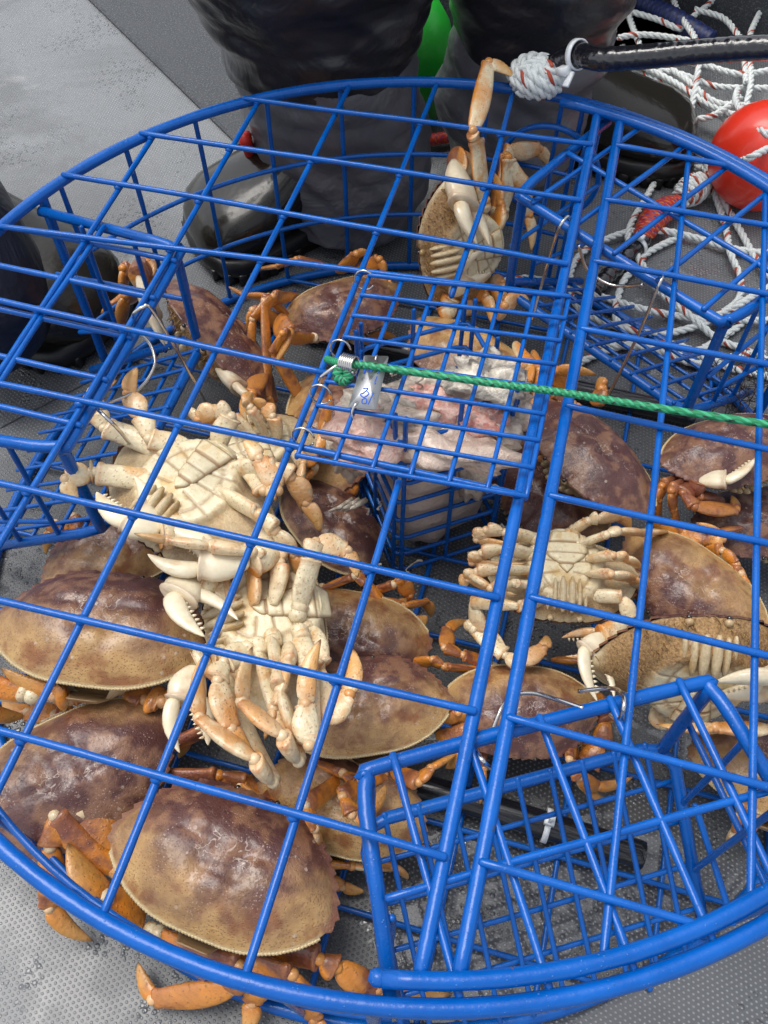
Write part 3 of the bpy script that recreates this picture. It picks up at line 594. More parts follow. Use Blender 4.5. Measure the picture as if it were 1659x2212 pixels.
crab('largest crab nearest the camera, purple and golden back, legs poking under the blue rim',(245,1785,.10),(727,1985,.095),(.05,.02,1),col=(.75,.5,.11),legs=[
 [(262,1885,.07),(118,1762,.10),(108,1830,.09),(106,1960,.05),(205,2031,.012)],{'p':[(305,2005,.05),(222,1945,.075),(148,1818,.095)],'k':1.9},
 [(335,2015,.05),(516,2086,.065),(505,2135,.045),(330,2158,.02),(298,2075,.02)],[(430,2020,.05),(632,2105,.065),(650,2140,.05),(680,2200,.03),(700,2260,.02)],
 [(470,2030,.05),(556,2075,.06),(562,2112,.05),(545,2165,.03),(525,2240,.02)],[(560,2035,.05),(690,2072,.06),(728,2090,.055),(815,2135,.03),(978,2142,.012)],{'p':[(245,1850,.07),(175,1750,.09),(190,1740,.09)],'k':1.9}],
 claws=[{'p':[(640,1800,.07),(600,1760,.07),(560,1735,.07),(520,1715,.06),(450,1700,.05)],'s':1}])
crab('dark purple crab with white flecks at the left edge, its corner under the crab above',(378,1552,.085),(-90,1775,.085),(.0,-.1,1),col=(1.0,.45,.22),dl='ab',legs=[[(180,1800,.05),(60,1812,.05),(0,1822,.04)],[(380,1600,.05),(400,1600,.04),(385,1640,.02)]])
crab('broad tan and purple crab at the left edge showing its rear rim to the camera',(-15,1340,.12),(450,1400,.12),(.0,.10,1),col=(.70,.45,.33),dl='',legs=[
 [(60,1500,.10),(-40,1465,.11),(-60,1500,.1),(-20,1540,.08),(60,1545,.06)],{'p':[(150,1505,.10),(118,1500,.10),(0,1440,.12)],'k':1.35},[(165,1540,.07),(120,1545,.07),(60,1540,.06),(5,1510,.05)],
 {'p':[(320,1500,.10),(350,1515,.10),(420,1490,.10)],'k':1.2},{'p':[(195,1480,.085),(150,1512,.09),(120,1500,.09)],'k':1.1},{'p':[(275,1485,.085),(315,1512,.09),(345,1505,.09)],'k':1.1},[(140,1440,.09),(60,1395,.09),(0,1380,.08),(-60,1360,.06)]])
crab('purple brown crab under the lower end of the left tunnel, behind the broad tan crab',(90,1262,.055),(420,1130,.055),(0,0,1),col=(.75,.5,.44),legs=[[(140,1180,.05),(120,1130,.06),(110,1150,.05),(100,1200,.02)],[(180,1200,.05),(160,1115,.06),(150,1130,.05),(140,1200,.02)]])
crab('cream crab on its back above the middle left, claws spread beside the left tunnel',(255,965,.17),(590,1195,.17),dn,W_=.165,col=(.25,.6,.15),white=1,fuzz=.2,legk=1.0,legs=[
 [(385,1000,.185),(225,925,.20),(207,895,.205),(190,862,.21),(255,822,.215)],[(430,985,.185),(322,948,.2),(305,900,.205),(276,850,.21),(299,792,.225)],[(390,1045,.185),(205,1020,.20),(196,1021,.20),(142,1035,.20),(172,1088,.19)],
 [(470,1060,.19),(560,1110,.205),(595,1145,.2),(635,1195,.18),(640,1250,.16)],[(495,1015,.19),(600,1010,.205),(630,1030,.2),(662,1085,.18),(690,1152,.16)],[(600,1200,.16),(545,1192,.20),(455,1180,.205),(362,1167,.21),(288,1152,.215)],
 [(470,970,.18),(500,900,.2),(470,885,.2),(430,905,.19),(400,890,.18)],[(520,1000,.185),(570,1060,.2),(600,1060,.2),(560,990,.21),(522,950,.215)]],
 claws=[{'p':[(400,1105,.185),(385,1150,.19),(345,1150,.195),(285,1112,.2),(225,1045,.205)],'s':1,'o':.45,'k':1.15},{'p':[(560,1130,.17),(600,1190,.18),(540,1212,.19),(430,1205,.195),(335,1160,.2)],'s':-1,'o':.15,'k':1.2}])
crab('cream crab on its back in the lower middle with many legs folded over it',(565,1165,.14),(615,1545,.14),dn,W_=.158,col=(.25,.6,.57),white=1,fuzz=.3,legk=1.04,legs=[
 [(540,1400,.17),(485,1430,.185),(470,1470,.19),(500,1575,.185),(550,1630,.18)],[(590,1380,.17),(600,1450,.185),(605,1490,.19),(640,1600,.18),(660,1650,.17)],
 [(560,1400,.17),(645,1645,.18),(610,1590,.2),(522,1515,.2),(548,1396,.205)],[(480,1440,.15),(590,1690,.17),(550,1640,.19),(430,1550,.19),(443,1415,.19)],
 [(650,1370,.17),(675,1440,.18),(668,1610,.19),(660,1520,.195),(697,1380,.205)],[(660,1350,.16),(690,1440,.17),(700,1560,.175),(755,1500,.18),(760,1400,.18)],
 [(590,1310,.17),(605,1215,.18),(598,1180,.18),(588,1136,.18)],[(645,1320,.17),(672,1205,.19),(682,1172,.19),(750,1190,.18),(772,1250,.17)],[(550,1310,.17),(545,1220,.175),(535,1200,.17)],[(510,1320,.16),(485,1255,.17),(475,1225,.16)],
 [(620,1390,.17),(620,1440,.185),(590,1530,.185),(570,1600,.18)]],
 claws=[{'p':[(500,1310,.16),(470,1262,.17),(425,1250,.18),(384,1290,.19),(462,1372,.195)],'s':1,'o':.35,'k':1.1},{'p':[(500,1430,.15),(455,1425,.16),(425,1440,.16),(400,1520,.16),(425,1625,.15)],'s':-1,'o':.1,'k':1.05}])
crab('dark brown crab with golden rear rim just below the foot of the bait cage',(922,1395,.07),(612,1330,.07),(-.1,-.2,1),W_=.135,col=(.75,.35,.71),legs=[[(690,1275,.07),(765,1245,.09),(785,1255,.085),(835,1310,.07),(880,1290,.06)],[(760,1290,.06),(850,1262,.08),(870,1250,.08),(885,1285,.06),(870,1305,.05)],
 {'p':[(830,1330,.06),(900,1345,.05),(925,1330,.05)],'k':1.1},[(800,1290,.06),(870,1310,.07),(920,1300,.05),(930,1335,.03)]])
crab('small very dark crab wedged beside the left foot of the bait cage',(610,1015,.055),(812,1262,.055),(.1,.1,1),W_=.13,col=(1.1,.28,.83))
crab('brown crab partly under the left clip rings of the bait door',(680,825,.06),(735,1040,.06),(0,0,1),W_=.15,col=(.7,.55,.05),legs=[{'p':[(720,850,.07),(690,960,.09),(700,1000,.08)],'k':1.2},[(640,1040,.06),(680,1010,.09),(660,1035,.08),(690,980,.07)],[(620,920,.04),(605,905,.04),(610,945,.03)],[(560,990,.1),(650,1000,.1),(680,980,.1),(700,905,.11)]],claws=[{'p':[(740,1010,.05),(770,1040,.05),(740,1060,.05),(705,1030,.05),(680,1000,.05)]}])
crab('small cream crab on its back with a wide heart shaped tail flap',(1062,1235,.12),(1366,1252,.12),dn,W_=.13,col=(.25,.52,.26),fem=True,fuzz=.25,legk=1.0,legs=[
 [(1160,1165,.14),(1090,1150,.15),(1050,1145,.15),(1030,1165,.14),(1130,1175,.15)],[(1150,1200,.14),(1090,1185,.155),(1040,1195,.15),(1020,1215,.14),(1140,1215,.15)],[(1150,1235,.14),(1080,1230,.155),(1030,1235,.15),(1010,1250,.14),(1120,1285,.15)],[(1160,1265,.14),(1110,1260,.15),(1060,1270,.15),(1010,1240,.14),(1000,1275,.13)],
 [(1235,1150,.14),(1270,1125,.15),(1290,1120,.15),(1340,1115,.13),(1360,1150,.1)],[(1255,1175,.14),(1310,1155,.155),(1330,1147,.15),(1390,1152,.13),(1440,1150,.1)],[(1265,1210,.14),(1325,1200,.155),(1350,1205,.15),(1380,1230,.13)],[(1265,1240,.14),(1320,1240,.155),(1365,1250,.14),(1385,1290,.1)],
 [(1020,1355,.10),(1090,1415,.10),(1120,1430,.10),(1175,1400,.10),(1180,1370,.10)]],
 claws=[{'p':[(1175,1300,.13),(1120,1310,.14),(1020,1300,.12),(1035,1360,.10),(1085,1420,.09)],'s':1,'o':.1,'k':.7},{'p':[(1265,1290,.13),(1345,1290,.14),(1360,1335,.13),(1300,1385,.11),(1210,1395,.1)],'s':-1,'o':.15,'k':.72}])
crab('tan and purple crab below the middle with its cream rear rim facing the near tunnel',(600,1565,.105),(975,1508,.105),(0,.05,1),W_=.137,col=(.70,.48,.62),legs=[{'p':[(960,1560,.09),(990,1540,.1),(1000,1570,.08)],'k':.9},[(660,1640,.07),(740,1670,.1),(770,1690,.1),(830,1675,.08),(880,1640,.06)],
 [(760,1660,.07),(660,1740,.12),(680,1790,.11),(700,1820,.07)],[(800,1650,.07),(740,1720,.12),(760,1760,.12),(790,1755,.11),(835,1690,.1)],[(820,1660,.07),(905,1690,.09),(930,1660,.09),(985,1625,.07)],[(640,1830,.06),(640,1790,.06),(660,1750,.07)],[(940,1590,.08),(1010,1580,.09),(1000,1620,.08),(960,1660,.06)]])
crab('flat tan crab mostly hidden under the tan and purple crab beside the near tunnel corner',(545,1690,.07),(935,1800,.07),(0,-.1,1),W_=.135,col=(.4,.42,.91),legs=[{'p':[(650,1860,.05),(760,1870,.05),(860,1880,.03)],'k':1.1},[(560,1720,.06),(520,1695,.07),(600,1760,.07),(610,1790,.06)],[(800,1850,.05),(900,1835,.06),(930,1820,.05)],[(705,1900,.02),(740,1915,.015),(790,1925,.012)],{'p':[(760,1840,.05),(850,1870,.05),(880,1900,.03)],'k':.9}])
crab('brown crab nearer than the small cream one, crossed by the two thick hinge bars',(1295,1532,.075),(955,1512,.075),(0,-.12,1),W_=.128,col=(.75,.55,.37),legs=[[(1060,1440,.06),(1000,1415,.07),(960,1400,.07),(968,1358,.06),(1018,1342,.04)],[(1060,1450,.06),(960,1440,.08),(935,1425,.08),(862,1440,.05),(846,1478,.02)],
 [(1190,1425,.06),(1260,1428,.07),(1300,1430,.06)],{'p':[(1240,1590,.06),(1230,1640,.07),(1250,1680,.06),(1290,1700,.03),(1370,1675,.02)],'k':1},[(1040,1590,.05),(1045,1660,.05),(1035,1740,.03)],[(1240,1600,.05),(1235,1650,.05),(1255,1690,.04),(1310,1725,.01)]],claws=[{'p':[(1290,1500,.06),(1310,1560,.07),(1300,1610,.06),(1270,1650,.05),(1235,1610,.05)],'k':.9}])
crab('purple crab with white flecks right of the bait, eyes towards the cream crab',(1400,1105,.115),(1180,868,.115),(.25,.2,1),W_=.152,col=(1.05,.5,.48),legs=[[(1240,880,.09),(1190,850,.10),(1185,820,.1),(1175,790,.08),(1160,850,.06)],{'p':[(1230,870,.08),(1200,800,.12),(1290,812,.12)],'k':1.15},{'p':[(1290,880,.10),(1300,840,.11),(1292,815,.11)],'k':1.3},[(1185,930,.10),(1170,990,.10),(1200,1010,.09)],[(1300,1080,.09),(1340,1085,.09),(1330,1060,.08)]],
 claws=[{'p':[(1240,1030,.08),(1215,1000,.09),(1195,960,.10),(1185,920,.1),(1172,870,.1)],'s':1,'k':.8,'w':1}])
crab('plain purple brown crab lying below the flecked purple one and behind the cream crab',(1290,1150,.055),(1085,960,.055),(0,0,1),W_=.15,col=(.9,.5,.79))
crab('purple crab at the right edge holding up its cream claw under the green cord',(1712,925,.115),(1442,1000,.115),(0,.15,1),W_=.14,col=(1.15,.48,.35),legs=[[(1470,1030,.1),(1430,1050,.11),(1422,1080,.1),(1432,1140,.05)],[(1485,1035,.1),(1450,1060,.12),(1455,1100,.1),(1480,1150,.05)],[(1510,1030,.1),(1475,1065,.12),(1500,1095,.12),(1590,1100,.1),(1580,1068,.1)],[(1600,1140,.08),(1540,1150,.09),(1420,1160,.06)]],
 claws=[{'p':[(1560,1080,.09),(1500,1070,.11),(1510,1040,.12),(1570,1035,.13),(1628,985,.135)],'s':1,'o':.15,'k':.9,'w':1}])
crab('tan and purple crab with cream rear rim behind the fuzzy standing crab',(1640,1365,.10),(1368,1165,.10),(-.1,0,1),W_=.14,col=(.62,.5,.66),legs=[[(1500,1180,.08),(1560,1190,.10),(1590,1220,.1),(1610,1290,.08)],{'p':[(1440,1160,.08),(1540,1160,.1),(1555,1185,.1)],'k':1.2},[(1540,1200,.08),(1600,1240,.1),(1625,1290,.09),(1640,1350,.05)],[(1400,1135,.07),(1480,1150,.09),(1560,1165,.1),(1500,1130,.11)]])
crab('fuzzy fronted crab standing on edge at the right with its mouthparts towards us',(1715,1440,.15),(1275,1425,.15),(0,.82,-.25),W_=.155,col=(.35,.5,.13),fuzz=1,legs=[[(1400,1540,.1),(1460,1560,.1),(1600,1560,.1)],[(1760,1560,.14),(1665,1574,.14),(1545,1572,.14),(1415,1563,.13)],{'p':[(1330,1430,.10),(1400,1500,.10),(1480,1530,.09)],'k':1.4}],
 claws=[{'p':[(1800,1400,.14),(1840,1450,.15),(1790,1500,.16),(1650,1475,.18),(1535,1490,.17)],'s':-1,'k':1.5,'o':.12,'w':1},{'p':[(1340,1370,.13),(1350,1345,.14),(1300,1372,.15),(1268,1410,.155),(1300,1520,.15)],'s':1,'k':.75,'o':.1,'w':1}])
crab('very dark purple crab at the right edge between two lighter crabs',(1760,1100,.06),(1520,1130,.06),(0,0,1),W_=.13,col=(1.3,.35,.53))
crab('brown crab cut by the right edge beyond the near tunnel, tan legs underneath',(1560,1640,.06),(1800,1720,.06),(-.3,.2,1),W_=.14,col=(.6,.45,.93),legs=[[(1640,1720,.06),(1600,1750,.06),(1590,1790,.04),(1570,1815,.02)],[(1659,1730,.06),(1640,1760,.06),(1620,1800,.04),(1600,1820,.02)],[(1620,1700,.06),(1580,1700,.05),(1560,1670,.04)]])
crab('mauve crab with golden flank beyond the bait door, nearest the wet boot',(848,625,.085),(630,690,.085),(.0,-.12,1),W_=.132,col=(.85,.58,.29),legs=[[(700,570,.07),(640,560,.08),(600,575,.07),(560,580,.04)],{'p':[(770,590,.07),(820,560,.1),(830,600,.08)],'k':1.2},{'p':[(730,590,.07),(770,548,.1),(800,545,.1)],'k':1.2},{'p':[(620,700,.07),(545,670,.11),(540,720,.09)],'k':1.1},
 [(650,640,.07),(590,640,.12),(545,690,.11),(565,840,.05)],[(630,690,.08),(580,640,.11),(530,640,.09),(495,620,.08)],[(680,730,.08),(610,720,.13),(590,760,.11),(660,880,.05),(640,905,.03)],[(610,640,.1),(570,650,.12),(580,860,.07),(600,880,.05)],{'p':[(790,600,.07),(838,600,.09),(835,680,.05)],'k':1.1},[(780,740,.05),(820,720,.06),(860,740,.04)],{'p':[(600,690,.1),(625,720,.12),(590,790,.1)],'k':1.6}])
crab('tilted mauve crab beside the left tunnel, hairy brow and pale claws to the lower left',(605,880,.06),(368,592,.115),(.72,.28,.42),W_=.17,col=(.95,.6,.4),fuzz=1,legs=[{'p':[(300,620,.09),(240,660,.08),(225,680,.06)],'k':1.1},[(310,600,.09),(265,580,.12),(270,640,.09),(250,700,.06)],[(300,640,.08),(270,640,.1),(262,700,.07),(290,770,.02)],{'p':[(290,575,.11),(320,570,.12),(330,600,.12)],'k':1.2},[(570,800,.08),(545,850,.1),(537,920,.12)]],
 claws=[{'p':[(350,620,.1),(300,570,.13),(300,600,.14),(330,680,.13),(362,756,.11)],'s':1,'k':1.05,'w':1,'o':.12},{'p':[(460,760,.08),(450,770,.09),(470,795,.1),(520,840,.1),(572,885,.09)],'s':-1,'k':1.0,'w':1,'o':.1}])
crab('tall crab standing on its side beyond the bait with one leg hooked over the rim',(975,395,.20),(1010,665,.075),(-.72,.62,.1),W_=.155,col=(.85,.55,.17),fuzz=.55,legk=1.1,legs=[
 [(1045,440,.18),(1027,300,.24),(1022,282,.25),(1056,135,.275),(1112,168,.265)],[(1075,450,.16),(1093,335,.19),(1100,325,.19),(1165,322,.18),(1192,375,.15)],[(1085,460,.15),(1098,340,.2),(1130,400,.17),(1143,465,.14),(1146,545,.11)],[(1060,520,.13),(1075,420,.17),(1070,390,.17),(1045,400,.17)],
 {'p':[(1040,640,.08),(1060,620,.1),(1090,690,.09)],'k':1},{'p':[(1080,690,.1),(1090,660,.12),(1115,640,.12),(1145,665,.11)],'k':1.1},[(1000,620,.09),(1050,640,.1),(1060,700,.09)],{'p':[(1060,600,.1),(1085,610,.1),(1080,660,.09)],'k':.9},[(1050,560,.12),(1075,500,.15),(1082,440,.17),(1060,370,.18)]],
 claws=[{'p':[(1040,420,.16),(1030,370,.19),(985,350,.21),(1005,450,.2),(1042,535,.18)],'s':1,'k':1.5,'w':1,'o':.12},{'p':[(970,690,.09),(960,660,.1),(975,640,.11),(1005,590,.13),(1062,568,.135)],'s':-1,'k':1,'w':1,'o':.5}])
crab('sandy mauve crab under the right half of the bait door, its cream rim upper right',(1135,842,.09),(905,698,.09),(0,.1,1),W_=.15,col=(.3,.5,.61),legs=[[(1110,740,.09),(1145,790,.1),(1140,830,.1),(1120,890,.08)],[(1150,760,.08),(1165,800,.1),(1155,850,.09),(1110,960,.06)],{'p':[(1020,680,.08),(1000,640,.1),(960,670,.09)],'k':1},{'p':[(1100,830,.11),(1125,890,.11),(1100,960,.1)],'k':1.2}])
crab('cream crab on its back half hidden beyond the spread cream crab',(640,960,.10),(485,985,.10),dn,W_=.12,col=(.15,.52,.82),legk=1.2,legs=[[(560,960,.12),(500,900,.14),(470,890,.14),(430,910,.13)],[(580,950,.12),(540,880,.15),(530,870,.15),(548,850,.14)],[(600,950,.12),(590,900,.14),(570,880,.14),(545,860,.15)],{'p':[(470,900,.13),(430,900,.13),(490,880,.14)],'k':1.5},[(620,960,.12),(655,1000,.13),(640,1060,.12),(655,1110,.1)]])

# ------------------------------------------------------------------ the bait
def blobby(center,r,seed,amp,fr,pigf,n=(22,34),zmin=.004):
    R=[];Pg=[]
    for i in range(1,n[0]):
        t=math.pi*i/n[0]; row=[]
        for q in np.arange(n[1])*2*math.pi/n[1]:
            d=Vector((math.sin(t)*math.cos(q),math.sin(t)*math.sin(q),math.cos(t))); k=1+amp*mnoise.fractal(d*fr+Vector((seed,seed*2,0)),1,2,4)
            p=np.asarray(center)+np.asarray(r)*np.array(d)*k; p[2]=max(p[2],zmin); row.append(p); Pg.append(pigf(p,d))
        R.append(row)
    return np.array(R),np.array(Pg)
BT=thing('fish_carcass','pink and grey chunk of fish bait stuffed in the central wire cage','fish bait',tuple(cs[0]*.5+cs[2]*.5))
bc=(cs[0]+cs[2])/2
b=MB()
R,Pg=blobby(V(bc[0],bc[1],.105),(.049,.048,.110),3.1,.12,1.4,lambda p,d:(0,1 if p[2]<.175 and mnoise.noise(Vector(p)*18)<.25 else .2,0),zmin=.006); 
ctr_=V(bc[0],bc[1],0)
for i_ in range(R.shape[0]):
    for j_ in range(R.shape[1]):
        q_=R[i_,j_]-V(bc[0],bc[1],R[i_,j_][2]); a_,c_=q_@ax1,q_@ax2; n2_=math.hypot(a_,c_)+1e-9; n4_=(a_**4+c_**4)**.25+1e-9; k_=min(1.0,.049/(n4_*n2_/n4_))*1.0
        sc_=(n2_/n4_)*(1.0 if R[i_,j_][2]<.02 or R[i_,j_][2]>.19 else 1.06); lim=.0475/max(abs(a_*sc_),abs(c_*sc_),1e-6); sc_*=min(1,lim); R[i_,j_]=V(bc[0],bc[1],R[i_,j_][2])+ax1*a_*sc_+ax2*c_*sc_
b.loft(R,pig=Pg.reshape(-1,3)); b.build('fish_body',MEAT,BT)
def lump(px,z,r,seed,pig,name='flesh',amp=.5,fr=1.8):
    m=MB(); R,Pg=blobby(at(*px,z),r,seed,amp,fr,lambda p,d:pig); m.loft(R,pig=Pg.reshape(-1,3)); m.build(name,MEAT,BT)
lump((950,880),.216,(.036,.018,.014),5,(.8,0,0)); lump((880,900),.212,(.03,.018,.014),51,(.15,.3,0)); lump((1010,905),.213,(.028,.016,.013),8,(1,0,0)); lump((1045,850),.205,(.036,.022,.026),2,(.05,.3,0)); lump((1085,880),.19,(.024,.028,.026),12,(.25,.3,0)); lump((1060,930),.198,(.026,.018,.018),52,(.1,.3,0)); lump((800,880),.212,(.02,.016,.012),53,(.05,.4,0))
lump((850,885),.205,(.04,.02,.018),21,(.05,.1,0)); lump((800,940),.20,(.030,.028,.02),23,(.7,.2,0)); lump((950,960),.205,(.06,.022,.014),25,(.35,.5,0)); lump((1030,1010),.15,(.014,.014,.045),31,(0,.2,0))
lump((755,965),.16,(.018,.016,.035),35,(0,.3,0));  lump((1045,815),.236,(.03,.02,.012),41,(0,0,0),amp=.7)
m=MB()
for i in range(26):
    x,y=rng.uniform(740,1130),rng.uniform(800,1220); z=.235-(y-800)/420*.18+rng.uniform(-.01,.01); p=at(x,y,z); q=[p]
    for k in range(5): q.append(q[-1]+V(*rng.uniform(-.006,.006,2),rng.uniform(-.007,.003)))
    m.tube(spline(q,3),np.linspace(.0013,.0004,16),5)
for a_ in (760,775,790):
    m.tube([at(a_,1080,.11),at(a_-25,1095,.115),at(a_-50,1100+a_%3*4,.11)],[.003,.0022,.0006],5)
m.build('fish_shreds',MEAT,BT)['kind']='stuff'
# ------------------------------------------------------------------ rope, cord, tag
def rope(name,label,pts,cat='rope',r=.0044,group=None,px=True,parent=None,pitch=.030):
    P=spline([at(*p) for p in pts] if px else pts,10); d=np.r_[0,np.cumsum(np.linalg.norm(np.diff(P,axis=0),axis=1))]; n=max(8,int(d[-1]/.0026)); t=np.linspace(0,d[-1],n); P=np.array([np.interp(t,d,P[:,i]) for i in range(3)]).T
    T_=np.gradient(P,axis=0); T_/=np.linalg.norm(T_,axis=1)[:,None]+1e-12; u=nz(np.cross(T_[0],V(.1,.2,.97))); b=MB(); us=[];ws=[]
    for i in range(n): u=nz(u-u@T_[i]*T_[i]); us.append(u); ws.append(np.cross(T_[i],u))
    us=np.array(us);ws=np.array(ws); seed=rng.uniform(0,10)
    for k in range(3):
        a=t/pitch*2*math.pi+k*2*math.pi/3; C=P+r*.52*(us*np.cos(a)[:,None]+ws*np.sin(a)[:,None]); st=r*.56; Rg=[];Pg=[]
        Tc=np.gradient(C,axis=0)
        for i in range(n):
            tc=nz(Tc[i]); e=nz(C[i]-P[i]); e=nz(e-(e@tc)*tc); f=np.cross(tc,e)
            Rg.append([C[i]+st*(e*math.cos(q)+f*math.sin(q)) for q in np.arange(7)*2*math.pi/7])
            fl=1 if (k==0 and math.sin(t[i]/pitch*2.094+seed)>.35) else 0
            Pg+= [(fl*(1 if j in (0,1) else 0),0,0) for j in range(7)]
        b.loft(Rg,pig=np.array(Pg))
    o=b.build(name,ROPE,parent)
    if parent is None: o['label']=label; o['category']=cat; 
    if group: o['group']=group
    return o
RG=thing('rope_pile','white twisted rope with red flecks in loose loops on the deck','rope',at(1500,600,0))
L=lambda pts,z: [(p[0],p[1],p[2] if len(p)>2 else z) for p in pts]
for pts,z in [
 ([(1452,-30,.05),(1462,20,.05),(1505,90,.06),(1509,145,.06),(1484,270,.03),(1444,340,.01),(1400,420,.01),(1365,480,.012),(1357,515,.012),(1372,545,.012),(1390,576,.016),(1425,629,.01),(1496,686,.014),(1549,732,.006),(1602,753,.006),(1680,788,.006)],0),
 ([(1294,523),(1354,502),(1425,498,.016),(1496,512),(1581,537),(1690,550)],.01),([(1480,508),(1457,516),(1397,548),(1379,576),(1351,601),(1335,640),(1330,680),(1340,702),(1380,712)],.007),
 ([(1290,525),(1269,537),(1241,566),(1230,608),(1241,654),(1283,686),(1354,711),(1425,721),(1496,707),(1549,682,.014),(1595,647),(1599,601),(1577,544,.015),(1567,488),(1538,399,.015),(1524,340,.03)],.008),
 ([(1082,608),(1142,601),(1206,615),(1248,626,.015),(1319,647),(1390,668,.016),(1460,682),(1531,690,.014),(1680,692)],.007),([(1545,692),(1575,672),(1602,654,.016),(1680,610)],.009),
 ([(1250,785),(1285,768),(1340,748),(1400,742),(1470,748),(1531,778),(1584,796),(1690,820)],.006),([(1440,770),(1500,760),(1550,735),(1600,700),(1625,660)],.006),([(1290,745),(1400,752),(1500,785),(1560,775),(1650,760)],.01),
 ([(1335,82),(1375,75),(1430,78),(1490,88),(1540,95)],.05),([(1356,22),(1362,45),(1375,80),(1392,120)],.04),([(1358,24),(1420,42),(1470,62),(1492,40),(1530,10),(1560,-20)],.045),([(1500,20),(1560,38),(1590,70),(1605,100),(1612,180)],.05),([(1668,-20,.06),(1635,40,.05),(1618,90,.05),(1622,180,.05),(1600,260,.03)],.05),
 ([(1335,140),(1390,145),(1460,180),(1550,235),(1680,275)],.045),([(1340,146),(1385,180),(1430,210),(1480,245),(1500,300)],.03),([(1335,150),(1370,190),(1420,230),(1470,280),(1485,310)],.02),([(1410,150),(1470,160),(1540,185),(1600,190),(1690,190)],.04),([(1430,132),(1510,138),(1600,160),(1690,145)],.05),
 ([(1595,190,.09),(1592,225,.10),(1640,280,.12),(1690,300,.12)],0),([(1690,305,.10),(1620,340,.11),(1560,362,.03),(1500,362,.015)],0),([(1690,235),(1600,228),(1540,218),(1480,170),(1450,150)],.05),([(1345,100),(1340,130),(1390,160),(1500,215),(1570,260),(1600,290,.1)],.035),
 ([(1500,260,.02),(1480,300,.02),(1510,330,.03),(1560,330,.03),(1590,300,.05)],.02),([(1520,360,.02),(1560,430,.012),(1600,500,.01),(1640,570,.01),(1690,620)],.01),([(1400,190),(1440,230),(1490,255),(1540,250),(1600,210)],.05)]:
    rope('rope_length','',L(pts,z),parent=RG)
def wound(root,c,ax,r,ln,turns,rr,tilt=.35):
    ax=nz(ax); u=nz(np.cross(ax,V(.1,.3,1))); w=np.cross(ax,u); n=int(turns*14); P=[]
    for i in range(n+1):
        t=i/n; a=t*turns*2*math.pi; rad=r*(.55+.45*math.sin(math.pi*t)); P.append(np.asarray(c)+ax*((t-.5)*ln+tilt*r*math.sin(a))+rad*(u*math.cos(a)+w*math.sin(a)))
    return rope('knot','',P,px=False,parent=root,r=rr)
# hauling line: knot on the rim, taped sleeve to the right
HL=thing('hauling_line','white rope knot on the far rim with black taped sleeve leading off right','rope',at(1165,165,.25))
kc=at(1160,165,.262); kd=nz(at(1235,120,.285)-kc)
wound(HL,kc,kd,.021,.040,5,.0050); wound(HL,kc+V(.003,0,.002),nz(V(.5,.2,.9)),.017,.030,4,.0050,.5); wound(HL,kc+V(-.004,0,0),nz(V(-.5,.7,.1)),.019,.02,3,.0050,.3)
m=MB(); m.ball(kc,(.016,.016,.016)); m.build('knot_core',ROPE,HL)
tp=[kc+kd*.018]+[at(a_,b_,c_) for a_,b_,c_ in ((1240,118,.29),(1300,128,.30),(1400,122,.31),(1500,112,.32),(1600,105,.33),(1720,100,.34))]; P=spline(tp,14); n=len(P)
m=MB(); P=spline(P[::3],6); n=len(P); rj=np.convolve(rng.uniform(-1,1,n+4),[.25,.5,.25],'same')[:n]; m.tube(P,[.0108*(1+.05*rj[i]) if i>1 else .012 for i in range(n)],14); m.build('tape_wrap',TAPE,HL)
tc=P[32]; d=nz(P[35]-P[29]); e1=nz(np.cross(d,V(0,0,1))); e2=np.cross(e1,d); m=MB(); m.loft([[tc+(e1*math.cos(w)+e2*math.sin(w))*(.0124+o)+d*q*.003 for q,o in ((-1,0),(1,0),(1,.0016),(-1,.0016))] for w in np.arange(28)*math.pi/14],closed=True)
m.box(tc-e1*-.0165*(1 if (tc+e1)[1]<tc[1] else -1)-V(0,0,.010),(.0055,.005,.004),[d,e1,e2]); m.box(tc+V(-.003,-.020,-.014),(.0035,.008,.0014),[d,nz(V(-.2,-1,-.5)),nz(np.cross(d,V(-.2,-1,-.5)))]); m.build('cable_tie',PLAST,HL)
# second end: knot, red braided eye and taped tail
H2=thing('braided_eye_line','red and blue braided eye with rope knot and black taped tail on the deck','rope',at(1400,500,0))
wound(H2,at(1495,410,.02),at(1530,385,.02)-at(1465,440,.02),.0165,.055,7,.0042,.25)
P=spline([at(1465,440,.018),at(1430,455,.022),at(1405,480,.02),at(1385,515,.016)],14)
def braid(P,r,cols,root,name,flecks):
    m=MB(); Rg=[];Pg=[]; P=np.asarray(P); Tt=np.gradient(P,axis=0); u=nz(np.cross(Tt[0],V(.1,.2,.97)))
    for i in range(len(P)):
        t=nz(Tt[i]); u=nz(u-u@t*t); w=np.cross(t,u); row=[]
        for j in range(16):
            q=j*math.pi/8; wv=math.sin(i*1.1+j*math.pi/2*1)*.5+.5; row.append(P[i]+(u*math.cos(q)+w*math.sin(q))*(r[i] if hasattr(r,'__len__') else r)*(1+.10*wv)); Pg.append(flecks(i,j))
        Rg.append(row)
    m.loft(Rg,pig=np.array(Pg)); return m.build(name,cols,root)
REDB=m_braid('red_braid',(.50,.03,.02),(.62,.18,.03),(.03,.04,.22)); GRNB=m_braid('green_braid',(.008,.20,.075),(.02,.04,.03),(.04,.36,.18)); NAVY=m_braid('navy_braid',(.01,.02,.09),(.02,.04,.16),(.01,.01,.05))
P2=spline([at(1470,436,.018),at(1440,450,.022),at(1412,472,.022),at(1388,508,.016),at(1378,520,.014)],16); nn=len(P2)
